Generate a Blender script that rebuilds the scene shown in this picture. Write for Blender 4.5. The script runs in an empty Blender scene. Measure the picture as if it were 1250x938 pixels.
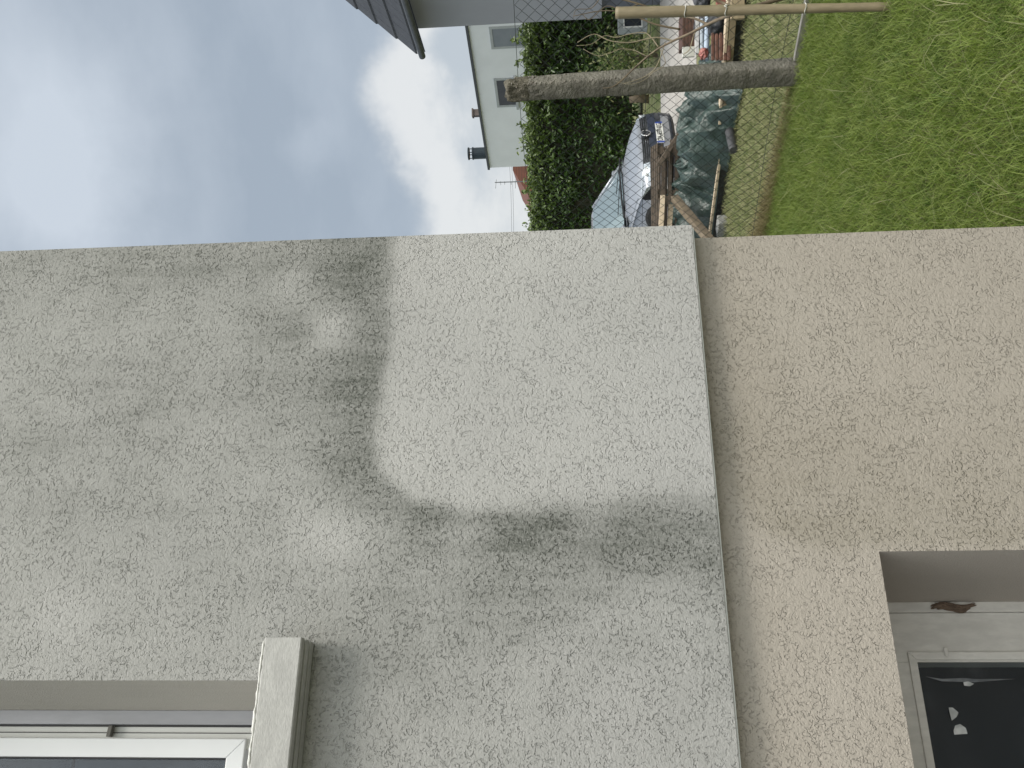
import bpy, math, random
import numpy as np
from mathutils import Vector, Matrix, noise

random.seed(7); rng = np.random.default_rng(7)
R_ = math.radians
sc = bpy.context.scene
COL = sc.collection

# ------------------------------------------------------------------ camera
F = 1111.3                                  # focal length in photo pixels (photo 1250 wide, turned on its side)
CR = Vector((0.90784235, -0.41855576, -0.02516636))   # towards the right of the upright view
CU = Vector((-0.00942162, -0.08036489, 0.99672098))   # up
CW = Vector((0.4192058, 0.90462841, 0.07690213))      # forward
CC = Vector((0, -1.7, 1.5))
camd = bpy.data.cameras.new('camera'); cam = bpy.data.objects.new('camera', camd); COL.objects.link(cam)
camd.sensor_width = 36; camd.sensor_fit = 'HORIZONTAL'; camd.lens = F / 1250 * 36
camd.clip_start = .05; camd.clip_end = 2000
X_, Y_, Z_ = -CU, CR, -CW                   # the phone was held sideways: image right is down
M = Matrix(((X_.x, Y_.x, Z_.x), (X_.y, Y_.y, Z_.y), (X_.z, Y_.z, Z_.z))).to_4x4(); M.translation = CC
cam.matrix_world = M
sc.camera = cam

def ray(x, y): return CW + CR * ((469 - y) / F) - CU * ((x - 625) / F)
def at(x, y, d): return CC + ray(x, y) * d
def onz(x, y, z=0.0): r = ray(x, y); return CC + r * ((z - CC.z) / r.z)
def ony(x, y, Y=0.0): r = ray(x, y); return CC + r * ((Y - CC.y) / r.y)

# ------------------------------------------------------------------ world
SUN_EL, SUN_AZ = 60, 172                    # azimuth measured clockwise from +Y
world = bpy.data.worlds.new('World'); sc.world = world; world.use_nodes = True
wt = world.node_tree; wt.nodes.clear()

class NT:
    """small helper for shader maths"""
    def __init__(s, tree): s.t = tree
    def n(s, typ, **kw):
        nd = s.t.nodes.new(typ)
        for k, v in kw.items(): setattr(nd, k, v)
        return nd
    def put(s, sock, v):
        if isinstance(v, bpy.types.NodeSocket): s.t.links.new(v, sock)
        elif v is not None:
            if hasattr(sock.default_value, '__len__') and not hasattr(v, '__len__'): v = (v, v, v)
            if hasattr(sock.default_value, '__len__') and len(sock.default_value) == 4 and len(v) == 3: v = (*v, 1)
            sock.default_value = v
    def m(s, op, a, b=None, c=None, clamp=False):
        nd = s.n('ShaderNodeMath', operation=op, use_clamp=clamp)
        for i, v in enumerate((a, b, c)):
            if v is not None: s.put(nd.inputs[i], v)
        return nd.outputs[0]
    def noise(s, vec, scale, detail=3, rough=.5, dist=0, col=False):
        nd = s.n('ShaderNodeTexNoise')
        if vec is not None: s.put(nd.inputs['Vector'], vec)
        nd.inputs['Scale'].default_value = scale; nd.inputs['Detail'].default_value = detail
        nd.inputs['Roughness'].default_value = rough; nd.inputs['Distortion'].default_value = dist
        return nd.outputs['Color' if col else 'Fac']
    def ss(s, v, lo, hi, a=0., b=1.):
        nd = s.n('ShaderNodeMapRange', interpolation_type='SMOOTHSTEP')
        s.put(nd.inputs['Value'], v)
        nd.inputs['From Min'].default_value = lo; nd.inputs['From Max'].default_value = hi
        nd.inputs['To Min'].default_value = a; nd.inputs['To Max'].default_value = b
        return nd.outputs[0]
    def mix(s, f, a, b, typ='MIX'):
        nd = s.n('ShaderNodeMix', data_type='RGBA', blend_type=typ)
        s.put(nd.inputs['Factor'], f); s.put(nd.inputs['A'], a); s.put(nd.inputs['B'], b)
        return nd.outputs['Result']
    def scale(s, vec, k):
        nd = s.n('ShaderNodeVectorMath', operation='MULTIPLY'); s.put(nd.inputs[0], vec); nd.inputs[1].default_value = k
        return nd.outputs[0]

w = NT(wt)
sky = w.n('ShaderNodeTexSky', sky_type='NISHITA', sun_disc=False, sun_elevation=R_(SUN_EL), sun_rotation=R_(SUN_AZ))
tc = w.n('ShaderNodeTexCoord')
nrm = w.n('ShaderNodeVectorMath', operation='NORMALIZE'); w.put(nrm.inputs[0], tc.outputs['Generated'])
dv = nrm.outputs[0]
warp = w.n('ShaderNodeSeparateXYZ'); w.put(warp.inputs[0], w.noise(dv, 7, 5, .6, 0, True))
sep = w.n('ShaderNodeSeparateXYZ'); w.put(sep.inputs[0], dv)
az = w.m('ARCTAN2', sep.outputs[0], sep.outputs[1]); el = w.m('ARCSINE', sep.outputs[2])
az = w.m('ADD', az, w.m('MULTIPLY', w.m('SUBTRACT', warp.outputs[0], .5), .13))
el = w.m('ADD', el, w.m('MULTIPLY', w.m('SUBTRACT', warp.outputs[1], .5), .11))
def ae(x, y):
    d = ray(x, y).normalized(); return math.atan2(d.x, d.y), math.asin(d.z)
def blob(x, y, sx, sy, k):
    a0, e0 = ae(x, y)
    da = w.m('DIVIDE', w.m('SUBTRACT', az, a0), sy / F); de = w.m('DIVIDE', w.m('SUBTRACT', el, e0), sx / F)
    q = w.m('ADD', w.m('MULTIPLY', da, da), w.m('MULTIPLY', de, de))
    return w.m('MULTIPLY', w.m('EXPONENT', w.m('MULTIPLY', q, -1.)), k)
# upper edge of the bright cloud bank as elevation over azimuth
border = w.n('ShaderNodeValToRGB'); cr = border.color_ramp; cr.interpolation = 'B_SPLINE'
A0, A1 = R_(-20), R_(70)
pts = [(530, 420), (522, 300), (524, 262), (500, 225), (476, 190), (458, 140), (452, 90), (468, 45), (500, 0), (500, -200)]
els = []
for i, (x, y) in enumerate(pts):
    a, e = ae(x, y); els.append(((a - A0) / (A1 - A0), e))
els.sort()
while len(cr.elements) < len(els): cr.elements.new(.5)
for e_, (p_, v_) in zip(cr.elements, els): e_.position = p_; e_.color = (v_, v_, v_, 1)
w.put(border.inputs[0], w.m('DIVIDE', w.m('SUBTRACT', az, A0), A1 - A0))
dlt = w.m('SUBTRACT', border.outputs[0], el)             # > 0 inside the bank
bank = w.ss(dlt, -.018, .028)
rim = w.m('MULTIPLY', bank, w.ss(dlt, .02, .10, 1., 0.))
cl = w.m('ADD', blob(60, 230, 90, 110, .75), blob(0, 40, 90, 260, .45))
cl = w.m('ADD', cl, blob(355, 170, 45, 30, .28))
cl = w.m('ADD', cl, blob(150, 90, 100, 90, .22))
cl = w.m('ADD', cl, blob(290, 60, 60, 120, -.12))
cl = w.m('ADD', cl, w.m('MULTIPLY', w.m('SUBTRACT', w.noise(w.scale(dv, (1, 1, 2.2)), 4.5, 6, .55), .5), 1.1))
cl = w.m('ADD', cl, .12, clamp=True)
c_up = w.mix(cl, (.40, .47, .555), (.66, .73, .815))
inn = w.m('ADD', w.noise(w.scale(dv, (1, 1, 1.8)), 9, 5, .6), w.m('MULTIPLY', rim, .45))
inn = w.m('SUBTRACT', inn, blob(545, 60, 35, 45, .45))
inn = w.ss(inn, .25, .8)
c_bank = w.mix(inn, (.56, .62, .68), (.84, .86, .87))
cc = w.mix(bank, c_up, c_bank)
cc = w.mix(1.0, cc, (9.2, 9.2, 9.2), 'MULTIPLY')
_s = (math.sin(R_(SUN_AZ)) * math.cos(R_(SUN_EL)), math.cos(R_(SUN_AZ)) * math.cos(R_(SUN_EL)), math.sin(R_(SUN_EL)))
dp = w.n('ShaderNodeVectorMath', operation='DOT_PRODUCT'); w.put(dp.inputs[0], dv); dp.inputs[1].default_value = _s
glow = w.ss(dp.outputs['Value'], .25, 1.0, 1.0, 4.2)      # brightness added to the unseen sky round the sun, fills the wall
cc = w.mix(1.0, cc, glow, 'MULTIPLY')
cc = w.mix(w.ss(dp.outputs['Value'], .2, .75), cc, w.mix(1.0, cc, (1.12, 1.0, .84), 'MULTIPLY'))
fin = w.mix(.93, sky.outputs[0], cc)
bg = w.n('ShaderNodeBackground'); w.put(bg.inputs[0], fin); bg.inputs[1].default_value = .105
wo = w.n('ShaderNodeOutputWorld'); wt.links.new(bg.outputs[0], wo.inputs[0])

sund = bpy.data.lights.new('sun', 'SUN'); sund.energy = 2.3; sund.angle = R_(20); sund.color = (1, .94, .86)
sun = bpy.data.objects.new('sun', sund); COL.objects.link(sun)
sdir = Vector((math.sin(R_(SUN_AZ)) * math.cos(R_(SUN_EL)), math.cos(R_(SUN_AZ)) * math.cos(R_(SUN_EL)), math.sin(R_(SUN_EL))))
sun.rotation_euler = sdir.to_track_quat('Z', 'Y').to_euler(); sun.location = (0, 0, 12)
vs = sc.view_settings; vs.view_transform = 'Standard'; vs.look = 'None'; vs.exposure = 0.0; vs.gamma = 1; vs.use_curve_mapping = False

# ------------------------------------------------------------------ materials
def newmat(name):
    m = bpy.data.materials.new(name); m.use_nodes = True
    t = m.node_tree; b = t.nodes['Principled BSDF']
    return m, NT(t), b
def objco(n): return n.n('ShaderNodeTexCoord').outputs['Object']
def attr(n, name): a = n.n('ShaderNodeAttribute', attribute_name=name); return a.outputs['Fac']
def bump(n, b, h, dist, strength=1.):
    nd = n.n('ShaderNodeBump'); nd.inputs['Strength'].default_value = strength; nd.inputs['Distance'].default_value = dist
    n.put(nd.inputs['Height'], h); n.t.links.new(nd.outputs[0], b.inputs['Normal'])

def mat(name, c1, c2=None, scale=6, rough=.6, metal=0, bscale=0, bdist=.002, stretch=None, detail=4, spec=None, fine=None):
    m, n, b = newmat(name)
    co = objco(n)
    if stretch: co = n.scale(co, stretch)
    if c2 is None: c2 = tuple(c * .8 for c in c1)
    f = n.ss(n.noise(co, scale, detail, .6), .3, .7)
    c = n.mix(f, c1, c2)
    if fine:
        g = n.ss(n.noise(co, fine, 3, .6), .35, .65)
        c = n.mix(n.m('MULTIPLY', g, .35), c, tuple(v * .6 for v in c1))
    n.put(b.inputs['Base Color'], c)
    b.inputs['Roughness'].default_value = rough; b.inputs['Metallic'].default_value = metal
    if spec is not None: b.inputs['Specular IOR Level'].default_value = spec
    if bscale: bump(n, b, n.noise(co, bscale, 4, .6), bdist)
    return m

def stucco(name, base, dirt, warm, smooth=False):
    m, n, b = newmat(name)
    co = objco(n)
    st = attr(n, 'stain')
    # short vermicular scratches of a rubbed render, plus fine grain
    def shift(v): o = n.n('ShaderNodeVectorMath', operation='ADD'); n.put(o.inputs[0], co); o.inputs[1].default_value = v; return o.outputs[0]
    def worms(v, sc_, ksc, lo, wd, st3=(1, 1, 1)):
        p = n.scale(shift(v), st3)
        a = n.m('ABSOLUTE', n.m('SUBTRACT', n.noise(p, sc_, 1, .35, .35), .5))
        return n.m('MULTIPLY', n.ss(a, wd * .25, wd, 1, 0), n.ss(n.noise(shift(tuple(q + 3.7 for q in v)), ksc, 1, .5, .5), lo, lo + .05))
    density = n.m('MULTIPLY', n.m('SUBTRACT', n.noise(co, 14, 3, .6), .5), .35)
    w1 = worms((1.3, 2.1, .7), 68, 110, .54, .062)
    w2 = worms((7.3, 3.1, 5.7), 95, 140, .54, .072, (.9, 1, .8))
    w3 = worms((4.1, 8.8, 2.9), 50, 80, .575, .048, (1, 1, 1.2))
    wm = n.m('MAXIMUM', n.m('MAXIMUM', w1, w2), w3)
    wm = n.m('MULTIPLY', wm, n.ss(n.noise(co, 17, 4, .7), .38, .60, .32, 1.12))
    grain = n.noise(co, 330, 2, .6)
    mid = n.noise(co, 130, 2, .6)
    if smooth:
        wm = n.m('MULTIPLY', wm, .04)
        h = n.m('ADD', n.m('MULTIPLY', grain, 1.0), n.m('MULTIPLY', wm, -1))
    else:
        h = n.m('ADD', n.m('MULTIPLY', grain, .8), n.m('MULTIPLY', mid, 1.1))
        h = n.m('SUBTRACT', h, n.m('MULTIPLY', wm, 1.15))
    c = n.mix(n.ss(n.noise(co, 2.2, 3, .5), .3, .7), base, warm)
    big = n.noise(n.scale(co, (1, 1, .8)), 9, 5, .65)
    streak = n.noise(n.scale(co, (1, 1, .12)), 34, 4, .6)
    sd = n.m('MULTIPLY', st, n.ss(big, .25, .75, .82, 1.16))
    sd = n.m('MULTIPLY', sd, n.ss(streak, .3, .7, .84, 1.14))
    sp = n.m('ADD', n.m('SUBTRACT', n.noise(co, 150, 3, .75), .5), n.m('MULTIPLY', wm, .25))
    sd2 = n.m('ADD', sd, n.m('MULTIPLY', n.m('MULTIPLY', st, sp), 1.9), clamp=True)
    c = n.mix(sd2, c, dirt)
    c = n.mix(n.m('MULTIPLY', wm, .05), c, tuple(v * .4 for v in base))
    c = n.mix(n.m('MULTIPLY', n.ss(grain, .55, .75), .14), c, tuple(v * .6 for v in base))
    n.put(b.inputs['Base Color'], c)
    b.inputs['Roughness'].default_value = .93; b.inputs['Specular IOR Level'].default_value = .2
    bump(n, b, h, .0016 if not smooth else .0014, 1.0)
    return m

MT = {}
MT['facade'] = stucco('facade_render', (.405, .40, .388), (.125, .13, .116), (.435, .43, .415))
MT['plinth'] = stucco('plinth_render', (.37, .335, .29), (.25, .226, .178), (.40, .365, .32))
MT['reveal'] = stucco('reveal_render', (.50, .475, .43), (.25, .24, .21), (.53, .50, .455), True)
MT['reveal2'] = stucco('plinth_reveal_render', (.38, .345, .305), (.25, .22, .18), (.41, .375, .335), True)
MT['sill'] = mat('sill_render', (.50, .495, .475), (.42, .415, .40), 14, .85, 0, 150, .0008, (1, 1, 3), 5, .2, 90)
MT['caulk'] = mat('joint_filler', (.72, .71, .68), (.6, .59, .56), 60, .8, 0, 80, .003)
MT['pvc'] = mat('white_pvc', (.78, .80, .82), (.74, .76, .78), 3, .32)
MT['pvc_dirty'] = mat('dusty_pvc', (.66, .67, .65), (.56, .57, .55), 12, .5, 0, 0, 0, (1, 1, .2))
MT['rail'] = mat('grey_rail', (.33, .335, .36), (.28, .285, .30), 20, .45, .3, 0, 0, (1, 1, .3))
MT['rubber'] = mat('black_gasket', (.015, .015, .02), (.02, .02, .02), 10, .6)
MT['oldpaint'] = mat('old_white_paint', (.68, .66, .62), (.58, .56, .52), 9, .55, 0, 60, .0012, (1, 1, .35), 5, .3, 55)
MT['mud'] = mat('dry_mud', (.17, .12, .085), (.10, .07, .05), 60, .9, 0, 200, .003)
MT['paper'] = mat('torn_paper', (.62, .63, .62), (.35, .36, .36), 40, .8)
MT['dust'] = mat('window_dust', (.20, .21, .22), (.10, .11, .12), 30, .9)
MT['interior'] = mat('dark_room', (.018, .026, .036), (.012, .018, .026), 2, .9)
MT['blind'] = mat('grey_blind', (.10, .125, .155), (.085, .105, .13), 2, .8)
def glass(name, tint=(.8, .85, .9), rough=.02, dirt=.0):
    m, n, b = newmat(name)
    b.inputs['Base Color'].default_value = (*tint, 1); b.inputs['Transmission Weight'].default_value = 1
    b.inputs['Roughness'].default_value = rough; b.inputs['IOR'].default_value = 1.45
    if dirt:
        co = objco(n); f = n.m('MULTIPLY', n.ss(n.noise(co, 7, 6, .7), .5, .75), dirt)
        n.put(b.inputs['Transmission Weight'], n.m('SUBTRACT', 1, f))
    return m
MT['glass'] = glass('window_glass')
MT['glass_dirty'] = glass('dirty_glass', (.7, .75, .78), .04, .05)
MT['darkglass'] = mat('dark_pane', (.02, .024, .03), (.03, .034, .04), 4, .06, 0, 0, 0, None, 3, .5)
MT['cloudglass'] = mat('windscreen_sky_reflection', (.23, .29, .31), (.20, .26, .28), 3, .08, .35, 0, 0, None, 3, .9)  # pale sky reflection is put into the windscreen colour

# ------------------------------------------------------------------ mesh helpers
class MB:
    def __init__(s): s.v = []; s.f = []; s.mi = []
    def add(s, vs, fs, mi=0):
        o = len(s.v); s.v += [Vector(v) for v in vs]; s.f += [tuple(i + o for i in f) for f in fs]; s.mi += [mi] * len(fs); return s
    def box(s, a, b, mi=0, bev=0):
        (x0, y0, z0), (x1, y1, z1) = a, b
        x0, x1 = min(x0, x1), max(x0, x1); y0, y1 = min(y0, y1), max(y0, y1); z0, z1 = min(z0, z1), max(z0, z1)
        return s.add([(x0, y0, z0), (x1, y0, z0), (x1, y1, z0), (x0, y1, z0), (x0, y0, z1), (x1, y0, z1), (x1, y1, z1), (x0, y1, z1)],
                     [(0, 3, 2, 1), (4, 5, 6, 7), (0, 1, 5, 4), (1, 2, 6, 5), (2, 3, 7, 6), (3, 0, 4, 7)], mi)
    def obox(s, c, ax, ay, az_, mi=0):
        """box with centre c and three half-axis vectors"""
        c = Vector(c); ax, ay, az_ = Vector(ax), Vector(ay), Vector(az_)
        vs = [c + ax * i + ay * j + az_ * k for k in (-1, 1) for (i, j) in ((-1, -1), (1, -1), (1, 1), (-1, 1))]
        return s.add(vs, [(0, 3, 2, 1), (4, 5, 6, 7), (0, 1, 5, 4), (1, 2, 6, 5), (2, 3, 7, 6), (3, 0, 4, 7)], mi)
    def bar(s, p, q, wdt, hgt, up=(0, 0, 1), mi=0):
        p, q = Vector(p), Vector(q); d = q - p; side = d.cross(Vector(up)).normalized(); u = side.cross(d).normalized()
        return s.obox((p + q) / 2, d / 2, side * wdt / 2, u * hgt / 2, mi)
    def tube(s, pts, rad, n=8, cap=True, mi=0):
        pts = [Vector(p) for p in pts]; k = len(pts)
        if not hasattr(rad, '__len__'): rad = [rad] * k
        vs = []; ref = Vector((0, 0, 1)) if abs((pts[-1] - pts[0]).normalized().z) < .9 else Vector((1, 0, 0))
        for i, p in enumerate(pts):
            d = (pts[min(i + 1, k - 1)] - pts[max(i - 1, 0)]).normalized()
            a = d.cross(ref).normalized(); b = d.cross(a)
            for j in range(n):
                t = 2 * math.pi * j / n; vs.append(p + (a * math.cos(t) + b * math.sin(t)) * rad[i])
        fs = [(i * n + j, i * n + (j + 1) % n, (i + 1) * n + (j + 1) % n, (i + 1) * n + j) for i in range(k - 1) for j in range(n)]
        if cap: fs += [tuple(range(n))[::-1], tuple((k - 1) * n + j for j in range(n))]
        return s.add(vs, fs, mi)
    def build(s, name, m, parent=None, smooth=False, bevel=0, origin=None, autos=None):
        me = bpy.data.meshes.new(name)
        o0 = wloc(parent) if parent else Vector(origin or (0, 0, 0))
        me.from_pydata([tuple(v - o0) for v in s.v], [], s.f)
        for mm in (m if isinstance(m, (list, tuple)) else [m]): me.materials.append(mm)
        if max(s.mi or [0]) > 0: me.polygons.foreach_set('material_index', s.mi)
        me.update()
        if smooth: me.polygons.foreach_set('use_smooth', [True] * len(me.polygons))
        o = bpy.data.objects.new(name, me); COL.objects.link(o)
        if parent: o.parent = parent
        else: o.location = o0
        if bevel:
            b = o.modifiers.new('bevel', 'BEVEL'); b.width = bevel; b.segments = 2; b.limit_method = 'ANGLE'; b.angle_limit = R_(40)
        return o
def wloc(o):
    v = Vector((0, 0, 0))
    while o: v += o.location; o = o.parent
    return v
def tag(o, label=None, cat=None, group=None, kind=None):
    if label: o['label'] = label
    if cat: o['category'] = cat
    if group: o['group'] = group
    if kind: o['kind'] = kind
    return o
def empty(name, loc, label, cat, group=None):
    o = bpy.data.objects.new(name, None); o.empty_display_size = .2; COL.objects.link(o); o.location = loc
    return tag(o, label, cat, group)
def npmesh(name, verts, faces, m, parent=None, attrs=None, smooth=False):
    """verts (N,3), faces (M,k) numpy"""
    me = bpy.data.meshes.new(name); verts = np.asarray(verts, float)
    if parent: verts = verts - np.array(wloc(parent))
    N, (Mf, k) = len(verts), faces.shape
    me.vertices.add(N); me.vertices.foreach_set('co', verts.astype(np.float32).ravel())
    me.loops.add(Mf * k); me.loops.foreach_set('vertex_index', faces.astype(np.int32).ravel())
    me.polygons.add(Mf); me.polygons.foreach_set('loop_start', np.arange(0, Mf * k, k, dtype=np.int32))
    me.update(calc_edges=True)
    if smooth: me.polygons.foreach_set('use_smooth', np.ones(Mf, bool))
    for an, av in (attrs or {}).items():
        a = me.attributes.new(an, 'FLOAT', 'POINT'); a.data.foreach_set('value', np.asarray(av, np.float32))
    me.materials.append(m)
    o = bpy.data.objects.new(name, me); COL.objects.link(o)
    if parent: o.parent = parent
    return o

# ================================================================== GROUND
def leafmat(name, c1, c2, c3=None, rough=.5, trans=.25, spec=.4):
    """foliage / grass: colour by a per-element random attribute 'rnd' and height 'hgt'"""
    m, n, b = newmat(name)
    c = n.mix(attr(n, 'rnd'), c1, c2)
    if c3: c = n.mix(n.m('MULTIPLY', attr(n, 'tip'), 1.0), c, c3)
    n.put(b.inputs['Base Color'], c); b.inputs['Roughness'].default_value = rough
    b.inputs['Specular IOR Level'].default_value = spec
    b.inputs['Subsurface Weight'].default_value = 0
    if trans:
        tr = n.n('ShaderNodeBsdfTranslucent'); n.put(tr.inputs[0], c)
        mx = n.n('ShaderNodeMixShader'); mx.inputs[0].default_value = trans
        n.t.links.new(b.outputs[0], mx.inputs[1]); n.t.links.new(tr.outputs[0], mx.inputs[2])
        n.t.links.new(mx.outputs[0], n.t.nodes['Material Output'].inputs[0])
    return m
MT['soil'] = mat('grassy_soil', (.075, .10, .03), (.13, .12, .06), 5, .95, 0, 60, .01, None, 6, .1, 40)
MT['nground'] = mat('patchy_grass_ground', (.10, .15, .045), (.30, .27, .17), 4.5, .95, 0, 50, .01, None, 7, .1, 30)
MT['paving'] = mat('pale_concrete_slabs', (.52, .49, .46), (.42, .40, .37), 3, .85, 0, 60, .002, None, 5, .2, 25)

g = MB(); g.add([(-600, -600, -.1), (900, -600, -.1), (900, 900, -.1), (-600, 900, -.1)], [(0, 1, 2, 3)])
tag(g.build('ground', MT['nground']), 'neighbouring ground of short patchy grass', 'ground', kind='structure')

FB = onz(975, 87, 0)                                 # base of the concrete post on the fence line
FD = (onz(935, 285, 0) - onz(990, 5, 0)); FD.z = 0; FD.normalize()      # along the fence, away from the viewer
FN = Vector((FD.y, -FD.x, 0))                        # towards the neighbour
def fl(s, z=0.0, n=0.0): p = Vector((FB.x, FB.y, 0)) + FD * s + FN * n; p.z = z; return p
lw = MB(); lw.add([fl(-14, 0, 0), fl(9, 0, 0), (-12, fl(9).y, 0), (-12, fl(-14).y, 0)], [(0, 1, 2, 3)])
tag(lw.build('lawn', MT['soil']), 'soil under the near lawn', 'lawn', kind='structure')
tr = MB(); tr.add([(-9, -7, .004), (1.2, -7, .004), (1.2, .03, .004), (-9, .03, .004)], [(0, 1, 2, 3)])  # ground sheet added out of view for neutral bounce light on the walls
tag(tr.build('reflector', mat('grey_reflector', (.17, .17, .165), (.13, .13, .125), 3, .9, 0, 60, .002, None, 5, .2, 25)), 'added unseen grey terrace along the house wall', 'reflector', kind='structure')
pv = MB()
PA, PB_ = onz(850, 60, -.096), onz(806, 60, -.096)
pd = (PA - onz(850, -10, -.096)); pd.z = 0; pd.normalize()
q0, q1 = PA - pd * 8, PA + pd * 14
bk = (PB_ - PA); bk.z = 0
pv.add([q0, q1, q1 + bk, q0 + bk], [(0, 1, 2, 3)])
tag(pv.build('paved_yard', MT['paving']), 'pale concrete paving of the neighbour\'s yard', 'paving', kind='structure')

def blades(name, pts, hgt, wid, lean, m, seed, kindlabel, cat, rndpow=1.0, droop=.5, dirbias=None):
    r = np.random.default_rng(seed); n = len(pts)
    h = hgt[0] + (hgt[1] - hgt[0]) * r.random(n) ** 1.3; wd = wid * (.6 + .8 * r.random(n))
    th = r.random(n) * 2 * np.pi
    if dirbias is not None: th = dirbias[0] + r.normal(0, dirbias[1], n)
    d = np.stack([np.cos(th), np.sin(th), np.zeros(n)], 1); ph = r.random(n) * 2 * np.pi
    s = np.stack([np.cos(ph), np.sin(ph), np.zeros(n)], 1)
    ln = h * lean * (.3 + 1.0 * r.random(n))
    V = np.zeros((n, 7, 3)); tip = np.zeros((n, 7))
    for k, t in enumerate((0, .4, .75)):
        c = pts + d * (ln * t ** 1.8)[:, None]; c[:, 2] += h * (t - droop * .35 * t * t)
        ww = (wd * (1, .85, .5)[k] / 2)[:, None]
        V[:, 2 * k] = c - s * ww; V[:, 2 * k + 1] = c + s * ww; tip[:, 2 * k:2 * k + 2] = t
    c = pts + d * ln[:, None]; c[:, 2] += h * (1 - droop * .35); V[:, 6] = c; tip[:, 6] = 1
    base = (np.arange(n) * 7)[:, None]
    F_ = np.concatenate([base + np.array([0, 1, 3]), base + np.array([0, 3, 2]), base + np.array([2, 3, 5]), base + np.array([2, 5, 4]), base + np.array([4, 5, 6])])
    lowf = np.array([noise.noise(Vector((p[0] * 1.3, p[1] * 1.3, seed))) for p in pts[::8]]); lowf = np.repeat(lowf, 8)[:n]
    midf = np.array([noise.noise(Vector((p[0] * 6, p[1] * 6, seed + 9))) for p in pts])
    rnd = np.clip(.5 + .35 * (r.random(n) - .5) * 2 + .35 * lowf + .5 * midf, 0, 1) ** rndpow
    o = npmesh(name, V.reshape(-1, 3), F_, m, attrs={'rnd': np.repeat(rnd, 7), 'tip': tip.ravel() * np.repeat(r.random(n), 7)})
    return tag(o, kindlabel, cat, kind='stuff')

def scatter(n, s0, s1, n0, n1, z, seed, clear=None):
    """points in fence coordinates: along s, across (negative = near lawn)"""
    r = np.random.default_rng(seed)
    s = s0 + (s1 - s0) * r.random(n); q = n0 + (n1 - n0) * r.random(n)
    fb, fd, fn = np.array(FB), np.array(FD), np.array(FN)
    P = fb + s[:, None] * fd + q[:, None] * fn; P[:, 2] = z
    return P
def inview(P, pad=60, zmax=9e9):
    q = P - np.array(CC); z = q @ np.array(CW)
    x = 625 - F * (q @ np.array(CU)) / z; y = 469 - F * (q @ np.array(CR)) / z
    return (z > .5) & (y > -pad * 3) & (y < 330 + pad * 4) & (x < 1250 + pad * 3)
MT['grass'] = leafmat('lawn_grass', (.05, .12, .012), (.19, .27, .038), (.36, .40, .13), .5, .3, .3)
MT['grass_far'] = leafmat('yard_grass', (.10, .165, .045), (.30, .30, .15), (.4, .37, .22), .6, .3, .2)
MT['straw'] = leafmat('dry_weed', (.13, .10, .04), (.27, .24, .10), (.42, .36, .22), .8, .2, .1)
P = scatter(330000, -6.2, 2.6, -3.3, .03, 0, 1)
cand = inview(P); P = P[cand]; P = P[P[:, 0] > 1.25]
blades('grass', P, (.035, .09), .0028, 1.1, MT['grass'], 1, 'lush uncut green grass of the near lawn beside the house', 'grass', 1, .7)
P = scatter(2600, -6.2, 2.2, -3.2, -.02, 0, 5); P = P[inview(P)]; P = P[P[:, 0] > 1.25]
blades('grass', P, (.09, .17), .0035, 1.5, MT['grass_far'], 15, 'taller pale grass stalks scattered through the near lawn', 'grass', .6, 1.1)
P = scatter(60000, -4, 6, .05, 2.4, -.1, 2)
P = P[inview(P)]
blades('grass', P, (.03, .09), .006, 1.0, MT['grass_far'], 2, 'short yellowish grass strip behind the wire fence', 'grass', .8, .7)
P = scatter(3800, .12, 2.4, -.12, .10, -.02, 3)
blades('dry_weeds', P, (.08, .26), .004, .9, MT['straw'], 3, 'brown dry weeds along the foot of the wire fence', 'weeds', 1, .5)

# ================================================================== OWN HOUSE
XC, ZB, STEP = 1.163, 1.251, .035
house = empty('house', (XC, 0, 0), 'rendered grey house corner with dirt stained upper wall over a beige plinth', 'house')
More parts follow.
